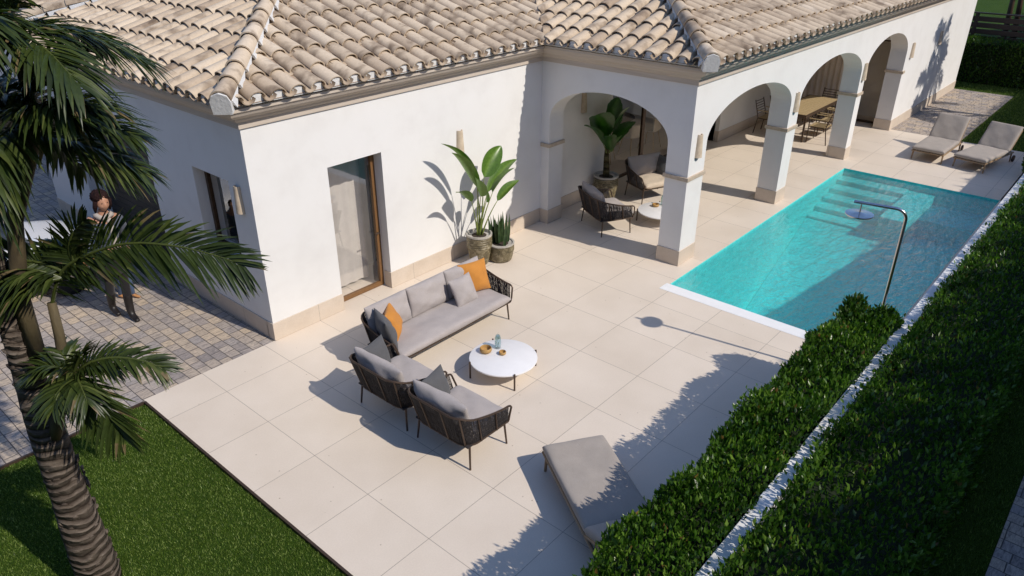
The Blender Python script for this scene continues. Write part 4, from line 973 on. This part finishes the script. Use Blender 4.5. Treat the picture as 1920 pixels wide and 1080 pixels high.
for q_ in range(150):
    z = rs_.uniform(.1,3.4); a = rs_.uniform(0,6.28); k = z/3.75; r0 = .182-.030*z; c = V3((.01+.02*k*k, -.01-.02*k*k, z)); d = V3((math.cos(a),math.sin(a),0)); t_ = V3((-d.y,d.x,0)); w0 = rs_.uniform(.03,.07)
    b.add([c+d*r0-t_*w0, c+d*r0+t_*w0, c+d*(r0+.022)+t_*w0*.5+V3((0,0,.035)), c+d*(r0+.022)-t_*w0*.5+V3((0,0,.035)), c+d*r0*.96+V3((0,0,.05))], [(0,1,2,3),(3,2,4),(1,4,2),(0,3,4)])
b.build('trunk', M['bark'], palm, smooth=True)
M['bark2'] = m_noise('petiole_bark', (.055,.040,.022), (.13,.10,.05), 9, .8, .8, .02, vec=(1,1,.25))
def stem(pts, r0, r1, name='stem'):
    b = MB(); Q = [V3(p)-V3(PB) for p in pts]; k = len(Q); b.tube(Q, [r0+(r1-r0)*i/(k-1) for i in range(k)], 10); return b.build(name, M['bark2'], palm, smooth=True)
stem([(-2.42,-2.05,1.95),(-2.26,-2.12,2.35),(-2.22,-2.14,2.75),(-2.20,-2.14,3.05)], .055, .035)
stem([(-2.40,-2.06,2.6),(-2.38,-2.1,3.2),(-2.28,-2.2,3.8),(-2.10,-2.40,4.5)], .07, .05)
stem([(-2.48,-2.05,1.8),(-2.42,-2.16,2.05),(-2.30,-2.30,2.35),(-2.22,-2.42,2.52)], .06, .04)
# middle crown: the long frond reaching right in front of the house corner
RB = [(-2.22,-2.10,2.95),(-2.11,-2.24,3.30),(-1.96,-2.41,3.46),(-1.72,-2.68,3.57),(-1.47,-2.97,3.55),(-1.26,-3.20,3.46),(-1.14,-3.34,3.38)]
add_frond(palm, PB, RB, .47, .028, 101, n=84, droop=.26, up=V3((-.62,-.55,.5)))
cB = V3((-2.10,-2.25,3.27))
add_frond(palm, PB, [(-2.05,-2.30,3.30),(-2.22,-2.12,3.42),(-2.42,-1.90,3.40),(-2.62,-1.66,3.26),(-2.76,-1.50,3.06)], .42, .030, 102, n=50, droop=.3, up=V3((-.62,-.55,.5)))
add_frond(palm, PB, [(-2.0,-2.36,3.34),(-2.02,-2.33,3.50),(-1.98,-2.40,3.66),(-1.90,-2.48,3.76)], .30, .028, 103, n=30, droop=.2, up=V3((-.62,-.55,.5)))
for i, (az, el, ln, dr) in enumerate([(131,18,.78,.5),(150,38,.62,.5),(140,5,.7,.5),(165,28,.7,.4),(112,32,.66,.5),(170,10,.6,.45),(135,-5,.6,.3),(-25,48,.45,.4),(60,50,.5,.4)]):
    auto_frond(palm, PB, cB, R(az), R(el), ln, dr, .36, .028, 120+i, n=34, droop=.45)
# low crown
cC = V3((-2.26,-2.38,2.50))
add_frond(palm, PB, [(-2.30,-2.36,2.42),(-2.18,-2.49,2.60),(-2.02,-2.66,2.66),(-1.86,-2.84,2.62),(-1.78,-2.94,2.55)], .28, .027, 140, n=40, droop=.35, up=V3((-.3,-.3,.9)))
add_frond(palm, PB, [(-2.28,-2.46,2.52),(-2.24,-2.56,2.38),(-2.18,-2.63,2.15),(-2.13,-2.69,1.95)], .36, .030, 141, n=40, droop=.25, up=V3((-.6,-.5,.5)))
for i, (az, el, ln, dr) in enumerate([(131,30,.42,.5),(160,50,.42,.5),(90,45,.42,.4),(-50,38,.50,.5),(-20,32,.48,.4),(-100,20,.45,.5),(-70,62,.42,.3),(-140,10,.4,.4)]):
    auto_frond(palm, PB, cC, R(az), R(el), ln, dr, .28, .025, 150+i, n=28, droop=.4)
# main crown and the higher one above it
cA = V3((-2.09,-2.38,4.52))
for i in range(20):
    az = -50+i*137.5; el = (62, 36, 8, -18)[i % 4]
    if el < 20 and -125 < (az+180) % 360-180 < 20: continue
    auto_frond(palm, PB, cA, R(az), R(el), 1.0 if el > -5 else .7, .42, .44, .033, 170+i, n=48, droop=.5)
add_frond(palm, PB, [(-2.08,-2.39,4.54),(-1.90,-2.60,4.60),(-1.74,-2.79,4.55),(-1.60,-2.95,4.46)], .40, .033, 195, n=48, droop=.5)
add_frond(palm, PB, [(-2.08,-2.39,4.46),(-1.90,-2.60,4.42),(-1.74,-2.77,4.32),(-1.60,-2.92,4.20)], .40, .033, 196, n=48, droop=.5)
cD = V3((-2.06,-2.41,5.18))
for i in range(13):
    az = -50+i*137.5; el = (55, 25, 5)[i % 3]; auto_frond(palm, PB, cD, R(az), R(el), .95, .38, .42, .033, 230+i, n=44, droop=.45)
stem([(-2.28,-2.2,3.8),(-2.10,-2.38,4.3),(-2.02,-2.46,4.6),(-2.0,-2.48,5.3)], .055, .04)
# second palm whose crown casts the shadow on the far wall, a copy-like sibling out by the wall end
P2 = (23.55,-5.95,0); palm2 = tag(empty('palm_tree', P2), 'slender palm at the end of the garden casting its shadow on the far wall', 'palm tree', 'palm trees')
b = MB(); b.tube([(0,0,z) for z in np.linspace(0,4.9,30)], [.12-.012*z+.008*((z*6) % 1) for z in np.linspace(0,4.9,30)], 12); b.build('trunk', M['bark'], palm2, smooth=True)
for q, (dx, dy, z, ln) in enumerate(((0,0,4.9,1.5),(-.75,.1,3.9,1.15),(.55,-.1,4.1,1.1),(-1.2,.2,2.75,.8))):
    if q: b = MB(); b.tube([(0,0,z*.55),(dx*.6,dy*.6,z*.75),(dx,dy,z)], [.07,.06,.05], 8); b.build('stem', M['bark2'], palm2, smooth=True)
    for i in range(14 if q == 0 else 9): auto_frond(palm2, P2, V3(P2)+V3((dx,dy,z)), R(i*137.5+q*40), R((65,40,15,-20)[i % 4]), ln, .5, .45, .04, 270+i+20*q, n=28, droop=.4)

# background trees, bushes
def trunk_tree(label, x, y, lean, hh, seed):
    t = tag(empty('tree', (x,y,0)), label, 'tree', 'trees in the field beyond the fence'); b = MB(); b.tube([(0,0,0),(lean[0]*.3,lean[1]*.3,hh*.3),(lean[0],lean[1],hh)], [.14,.11,.08], 10); b.build('trunk', M['fence'], t, smooth=True)
    v, f, tt = leaf_cloud(5000, blob_fn(lean[0],lean[1],hh+1.2,2.4,2.4,1.6), .22, seed); link('crown', fast_mesh('crown', v, f, tt), M['leaf'], t); return t
trunk_tree('upright dark trunk beyond the fence', 40,-1.6,(0.1,.3),6,301); trunk_tree('second upright trunk close beside the first one', 40.6,-1.9,(-.2,.5),6.2,302); trunk_tree('trunk leaning outwards beyond the fence', 40,-2.6,(1.0,-2.0),6,303)
def small_palm(label, x, y, h_, seed):
    t = tag(empty('small_palm', (x,y,0)), label, 'palm', 'small palms beyond the fence'); b = MB(); b.tube([(0,0,0),(0,0,h_)], [.14,.1], 10); b.build('trunk', M['bark'], t)
    for i in range(16): auto_frond(t, (x,y,0), V3((x,y,h_)), R(i*137.5), R((70,45,20,0)[i % 4]), 1.3, .5, .4, .05, seed+i, n=18, droop=.3)
small_palm('small bushy palm just over the fence next to the villa', 33,-.3,1.3,320); small_palm('palm with drooping fronds over the fence at the picture edge', 31,-4.6,2.2,350)
for i, (x, y) in enumerate([(70,10),(75,2),(72,-6),(68,-14),(78,16),(66,20)]):
    t = tag(empty('tree', (x,y,0)), 'distant rounded tree across the meadow', 'tree', 'distant trees across the meadow'); b = MB(); b.tube([(0,0,0),(0,0,3)], [.3,.2], 8); b.build('trunk', M['fence'], t)
    v, f, tt = leaf_cloud(3500, blob_fn(0,0,4.5,3.4,3.4,2.6), .35, 400+i); link('crown', fast_mesh('crown', v, f, tt), M['leaf'], t)

# ------------------------------------------------------------------ car
car = tag(empty('car', (-3.75,5.45,0)), 'white car parked in the drive behind the palm, facing the garage', 'car')
M['carpaint'] = m_noise('car_paint', (.70,.70,.71), (.74,.74,.75), 3, .25, .0, coat=.8); M['carglass'] = m_noise('car_glass', (.02,.025,.03), (.03,.035,.04), 3, .05, 0)
def loft(st, n=22):
    b = MB()
    for (x, hw, z0, z1, ex) in st:
        for j in range(n):
            a = 2*PI*j/n; c_, s_ = math.cos(a), math.sin(a); b.v.append((x, hw*math.copysign(abs(c_)**(2/ex), c_), (z0+z1)/2+(z1-z0)/2*math.copysign(abs(s_)**(2/ex), s_)))
    for i in range(len(st)-1):
        for j in range(n): b.f.append((i*n+j,(i+1)*n+j,(i+1)*n+(j+1) % n,i*n+(j+1) % n))
    b.f.append(tuple(range(n))); b.f.append(tuple((len(st)-1)*n+j for j in range(n))[::-1]); return b
body = loft([(0,.62,.42,.80,4),(.04,.76,.30,.92,4.5),(.25,.86,.24,1.0,5),(.8,.90,.22,1.02,5),(1.8,.91,.20,1.02,5),(2.8,.91,.20,1.0,5),(3.4,.89,.22,.94,5),(3.9,.85,.24,.84,4.5),(4.25,.76,.28,.74,4.5),(4.36,.62,.36,.62,4)], 28)
body.build('body', M['carpaint'], car, smooth=True, autos=50)
loft([(.35,.60,.9,1.02,3),(.75,.72,.9,1.38,4),(1.2,.74,.9,1.46,4),(2.1,.74,.9,1.45,4),(2.7,.72,.9,1.25,4),(3.25,.68,.88,.97,3)], 24).build('window', M['carglass'], car, smooth=True)
loft([(.80,.60,1.36,1.43,3),(1.2,.64,1.40,1.49,3),(2.05,.64,1.40,1.48,3),(2.3,.58,1.36,1.42,3)], 20).build('roof', M['carpaint'], car, smooth=True)
for x in (.85, 3.55):
    for s in (-1, 1):
        wl = MB(); wl.lathe([(.20,-.10),(.31,-.10),(.335,-.08),(.335,.08),(.31,.10),(.20,.10)], n=32, M=ME((x,s*.84,.335),(90,0,0))); wo = wl.build('wheel', M['rubber'], car, smooth=True, autos=40)
        rm = MB(); rm.lathe([(.02,-.085),(.19,-.07),(.20,-.02)], n=20, M=ME((x,s*.86,.335),(90*s,0,0))); rm.build('rim', M['steel'], wo, smooth=True, autos=40)
for s in (-1, 1):
    h = loft([(4.08,.10,.60,.72,3),(4.20,.14,.58,.72,3),(4.30,.10,.60,.69,3)], 14); h.v = [(x, y+s*.60, z) for x, y, z in h.v]; h.build('headlight', M['glass'], car, smooth=True)
    mr = loft([(2.62,.05,.98,1.10,3),(2.72,.10,.96,1.12,3),(2.80,.05,.99,1.09,3)], 12); mr.v = [(x, y+s*.98, z) for x, y, z in mr.v]; mr.build('mirror', M['carpaint'], car, smooth=True)
gl = MB(); gl.box(4.32,4.375,-.40,.40,.42,.54); gl.build('grille', M['rubber'], car, bevel=.01)

# ------------------------------------------------------------------ people
M['skin'] = m_noise('skin', (.40,.20,.12), (.47,.25,.16), 12, .5, .05); M['hair'] = m_noise('dark_hair', (.010,.005,.005), (.030,.012,.011), 60, .8, .9, .02, .15)
M['denim'] = make_fabric('denim', (.09,.10,.13)); M['black'] = make_fabric('black_cloth', (.018,.016,.018)); M['boot'] = m_noise('boot_leather', (.010,.008,.008), (.02,.016,.015), 20, .45)
M['scarf'] = make_fabric('white_scarf', (.42,.37,.33)); M['jeans'] = make_fabric('blue_jeans', (.06,.09,.16)); M['tan'] = m_noise('tan_leather', (.35,.16,.06), (.48,.24,.10), 12, .5); M['ochre'] = make_fabric('ochre_bag', (.38,.24,.05))
def skin(name, chains, m, parent, sub=2):
    """chains = lists of (x,y,z,rx[,ry]) that share identical joints where they meet"""
    vs = []; es = []; rad = {}; idx = {}
    for ch in chains:
        prev = None
        for p in ch:
            key = tuple(round(q, 4) for q in p[:3])
            if key not in idx: idx[key] = len(vs); vs.append(p[:3]); rad[idx[key]] = (p[3], p[4] if len(p) > 4 else p[3])
            i = idx[key]
            if prev is not None and prev != i: es.append((prev, i))
            prev = i
    me = bpy.data.meshes.new(name); me.from_pydata(vs, es, []); me.materials.append(m)
    o = bpy.data.objects.new(name, me); col.objects.link(o); o.parent = parent
    md = o.modifiers.new('skin', 'SKIN'); md.use_smooth_shade = True
    for i, v in enumerate(me.skin_vertices[0].data): v.radius = rad[i]; v.use_root = (i == 0)
    s = o.modifiers.new('sub', 'SUBSURF'); s.levels = sub; s.render_levels = sub; return o
def ellipsoid(b, c, r, n=18, k=12, M_=None):
    pr = []; o = len(b.v)
    for i in range(k+1):
        t = PI*i/k
        for j in range(n):
            a = 2*PI*j/n; p = V3((r[0]*math.sin(t)*math.cos(a), r[1]*math.sin(t)*math.sin(a), r[2]*math.cos(t))); p = (M_ @ p) if M_ else p; b.v.append(tuple(p+V3(c)))
    for i in range(k):
        for j in range(n): b.f.append((o+i*n+j, o+(i+1)*n+j, o+(i+1)*n+(j+1) % n, o+i*n+(j+1) % n))
def hand(chains, w, dirv, side, s=1.0):
    w = V3(w); d = V3(dirv).normalized(); sd = V3(side).normalized(); nrm = d.cross(sd).normalized()
    palm_ = w+d*.05*s; chains.append([(*w,.024*s,.018*s),(*palm_,.034*s,.016*s)])
    for i, (o_, l) in enumerate(((-.027,.062),(-.009,.072),(.009,.068),(.026,.054))):
        a = palm_+sd*o_*s+d*.025*s; b_ = a+d*l*.5*s-nrm*.008*s; c_ = a+d*l*.95*s-nrm*.028*s; chains.append([(*palm_,.034*s,.016*s),(*a,.0105*s),(*b_,.009*s),(*c_,.0075*s)])
    a = w+d*.02*s-sd*.03*s; chains.append([(*palm_,.034*s,.016*s),(*a,.012*s),(*(a+d*.035*s-sd*.018*s),.010*s),(*(a+d*.062*s-sd*.022*s-nrm*.012*s),.008*s)])
def person(loc, rot, s, label, woman=True):
    t = tag(empty('person', loc, R(rot)), label, 'person', 'people on the drive'); t.scale = (s,s,s)
    # local: faces +x, left is +y ; walking pose, standing height 1.72
    pel = (0,0,.95,.125,.15); che = (.03,0,1.25,.12,.155); nk = (.055,0,1.47,.055,.055); hd = (.075,0,1.56,.06)
    ch = [[pel,(.015,0,1.10,.10,.125),che,(.04,0,1.38,.10,.14),nk,hd]]
    legs = {1: [(.0,.085,.90,.088),(.10,.07,.50,.055),(.13,.06,.28,.052),(.15,.05,.08,.036)], -1: [(.0,-.085,.90,.088),(-.02,-.07,.50,.055),(-.10,-.05,.28,.052),(-.17,-.04,.08,.036)]}
    for sg in (1,-1):
        ch.append([pel]+legs[sg]); fx = legs[sg][-1]; ch.append([fx,(fx[0]+.08,fx[1],.045,.035,.028),(fx[0]+.17,fx[1],.03,.028,.02)])
    sh_ = (.04,0,1.38,.10,.14)
    armL = [(.03,.17,1.37,.05),(.0,.235,1.10,.04),(.10,.20,.90,.033),(.20,.15,.98,.024)]; armR = [(.03,-.17,1.37,.05),(.02,-.25,1.12,.04),(.17,-.23,1.02,.032),(.30,-.16,1.08,.024)]
    for ar in (armL, armR):
        ch.append([sh_]+ar); hand(ch, ar[-1][:3], V3(ar[-1][:3])-V3(ar[-2][:3]), (0,0,1), 1.0)
    body_ = skin('body', ch, M['skin'], t)
    h = MB(); hc = V3((.085,0,1.625)); ellipsoid(h, hc, (.092,.074,.112), 26, 20)
    for i, v in enumerate(h.v):                                  # chin, brow, eye sockets, nose
        p = V3(v)-hc
        if p.x > 0: 
            p.x += .030*math.exp(-((p.y/.013)**2)-(((p.z+.012)/.020)**2)) - .010*math.exp(-(((abs(p.y)-.030)/.014)**2)-(((p.z-.008)/.013)**2))+.008*math.exp(-((p.y/.024)**2)-(((p.z+.048)/.009)**2))
        if p.z < -.03: p.y *= 1-.35*min(1,(-.03-p.z)/.08); p.x += .010
        h.v[i] = tuple(p+hc)
    h.build('head', M['skin'], t, smooth=True)
    fz = MB()
    for sg in (-1,1): ellipsoid(fz, hc+V3((.078,sg*.030,.008)), (.007,.010,.005), 10, 8)
    fz.build('eye', M['boot'], t, smooth=True)
    ft = MB(); ellipsoid(ft, hc+V3((.084,0,-.048)), (.012,.024,.009), 12, 8); ft.build('mouth', m_noise('lip', (.35,.06,.05), (.4,.08,.06), 5, .4), t, smooth=True)
    ea = MB()
    for sg in (-1,1): ellipsoid(ea, hc+V3((-.005,sg*.074,-.005)), (.018,.008,.030), 10, 8)
    ea.build('ear', M['skin'], t, smooth=True)
    hr = MB(); ellipsoid(hr, hc+V3((-.026,0,.030)), (.098,.090,.108), 24, 16)
    if woman:
        rr_ = random.Random(70); base_ = len(hr.v); ellipsoid(hr, hc+V3((-.035,0,.055)), (.108,.100,.092), 40, 24)
        for q_ in range(base_, len(hr.v)):
            p = V3(hr.v[q_])-hc; k_ = 1+.07*math.sin(p.x*95+p.z*60)*math.sin(p.y*88+1)+.05*math.sin(p.z*170+p.y*130); hr.v[q_] = tuple(hc+p*k_)
        for sg in (-1,1): hr.tube([hc+V3((.02,sg*.08,.03)),hc+V3((.0,sg*.088,-.05)),hc+V3((-.02,sg*.085,-.12))], [.03,.028,.012], 8)
    hr.build('hair', M['hair'], t, smooth=True)
    up = lambda a, k: [(p[0],p[1],p[2],*(q*k+.008 for q in p[3:])) for p in a]
    if woman:
        jk = [up([pel,(.015,0,1.10,.10,.125),che,(.04,0,1.38,.10,.14)],1.22)]
        for ar in (armL, armR): jk.append([up([sh_],1.22)[0]]+up(ar[:3],1.42)+[(*(V3(ar[3][:3]).lerp(V3(ar[2][:3]),.25)),.038)])
        skin('jacket', jk, M['denim'], t)
        sk = MB(); sk.lathe([(.150,1.02),(.155,.95),(.17,.80),(.185,.66),(.18,.66),(.14,.95)], n=28); place(sk, Matrix.Diagonal((.85,1,1,1))); sk.build('skirt', M['black'], t, smooth=True)
        for sg in (1,-1):
            lg = legs[sg]; skin('boot', [[(*V3(lg[1][:3]).lerp(V3(lg[2][:3]),.5),.062),(*lg[2][:3],.060),(*lg[3][:3],.046),(lg[3][0]+.09,lg[3][1],.05,.042,.034),(lg[3][0]+.19,lg[3][1],.032,.034,.024)],[(*lg[3][:3],.046),(lg[3][0]-.025,lg[3][1],.03,.034)]], M['boot'], t)
            skin('tights', [[(*lg[0][:3],.094),(*lg[1][:3],.060),(*V3(lg[1][:3]).lerp(V3(lg[2][:3]),.7),.060),(*lg[2][:3],.054)]], M['black'], t)
        sf = MB()
        sf.tube([(.06+.085*math.cos(a),.085*math.sin(a),1.45+.012*math.sin(3*a)) for a in np.linspace(0,2*PI,17)[:-1]], .032, 10, closed=True); sf.tube([(.13,.02,1.43),(.185,.02,1.25),(.19,.01,1.10),(.18,.02,1.0)], [.028,.034,.034,.028], 10)
        sf.build('scarf', M['scarf'], t, smooth=True)
    else:
        skin('shirt', [up([pel,(.015,0,1.10,.10,.125),che,(.04,0,1.38,.10,.14)],1.1)]+[[up([sh_],1.1)[0]]+up(ar[:2],1.25) for ar in (armL, armR)], M['denim'], t)
        skin('jeans', [up([pel],1.0)+up(legs[1],1.15)[:-1]+[(*legs[1][3][:3],.05)], up([pel],1.0)+up(legs[-1],1.15)[:-1]+[(*legs[-1][3][:3],.05)]], M['jeans'], t)
        for sg in (1,-1): lg = legs[sg]; skin('shoe', [[(lg[3][0]-.03,lg[3][1],.04,.042),(*lg[3][:3],.045),(lg[3][0]+.09,lg[3][1],.045,.045,.034),(lg[3][0]+.18,lg[3][1],.032,.036,.024)]], M['tan'], t)
    return t
w_ = person((.0,3.18,0), -100, 1.22, 'woman with dark curly hair, denim jacket, white scarf and black boots walking on the drive', True)
w_.rotation_euler = (R(-2), R(3), R(-88))
person((.33,3.72,0), -60, .66, 'child in jeans and tan shoes mostly hidden behind the palm frond', False)
b = MB(); b.lathe([(.03,-.13),(.12,-.12),(.15,-.04),(.14,.06),(.09,.10),(.07,.11)], n=22, M=Matrix.Diagonal((1,.55,1,1))); hb = b.build('handbag', M['tan'], smooth=True)
b = MB(); b.tube([(.08*math.cos(a),0,.10+.14*math.sin(a)) for a in np.linspace(0,PI,14)], .008, 6); b.build('handle', M['tan'], hb, smooth=True)
hb.location = (-.24,3.22,1.12); tag(hb, 'rusty orange handbag held beside the woman', 'handbag')

# ------------------------------------------------------------------ camera, light, world
RM = [[6.58612141e-01,-7.52482533e-01,2.91978749e-04],[-3.47289692e-01,-3.04310313e-01,-8.87009077e-01],[6.67547689e-01,5.84093546e-01,-4.61751894e-01]]
cam = bpy.data.objects.new('camera', bpy.data.cameras.new('camera')); col.objects.link(cam)
r_, d_, f_ = (V3(q) for q in RM); cm = Matrix((( r_.x,-d_.x,-f_.x),(r_.y,-d_.y,-f_.y),(r_.z,-d_.z,-f_.z))).to_4x4(); cm.translation = (-3.7311561,-8.42170944,5.93923923)
cam.matrix_world = cm; cam.data.sensor_width = 36; cam.data.lens = 1398.395/1920*36; cam.data.clip_start = .05; cam.data.clip_end = 2000; sc.camera = cam
sv = V3((.155,-1,.93)).normalized(); el = math.asin(sv.z)
sun = bpy.data.objects.new('sun', bpy.data.lights.new('sun', 'SUN')); col.objects.link(sun); sun.data.energy = 3.95; sun.data.angle = R(.55); sun.data.color = (1,.925,.82)
sun.rotation_euler = sv.to_track_quat('Z','Y').to_euler(); sun.location = (0,-10,20)
wd = bpy.data.worlds.new('World'); sc.world = wd; wd.use_nodes = True; nt = wd.node_tree; bg = nt.nodes['Background']
sky = nt.nodes.new('ShaderNodeTexSky'); sky.sky_type = 'NISHITA'; sky.ozone_density = 2.5; sky.dust_density = .5; sky.sun_disc = False; sky.sun_elevation = el; sky.sun_rotation = math.atan2(sv.x, sv.y)
tn = mixc(nt, 1.0, sky.outputs[0], (.92,.98,1.10), 'MULTIPLY'); nt.links.new(tn, bg.inputs[0]); bg.inputs[1].default_value = .15
sc.view_settings.view_transform = 'Standard'; sc.view_settings.look = 'None'; sc.view_settings.exposure = 0; sc.view_settings.gamma = 1
sc.render.engine = 'CYCLES'; sc.cycles.max_bounces = 8; sc.cycles.transparent_max_bounces = 12; sc.cycles.caustics_reflective = False; sc.cycles.caustics_refractive = False
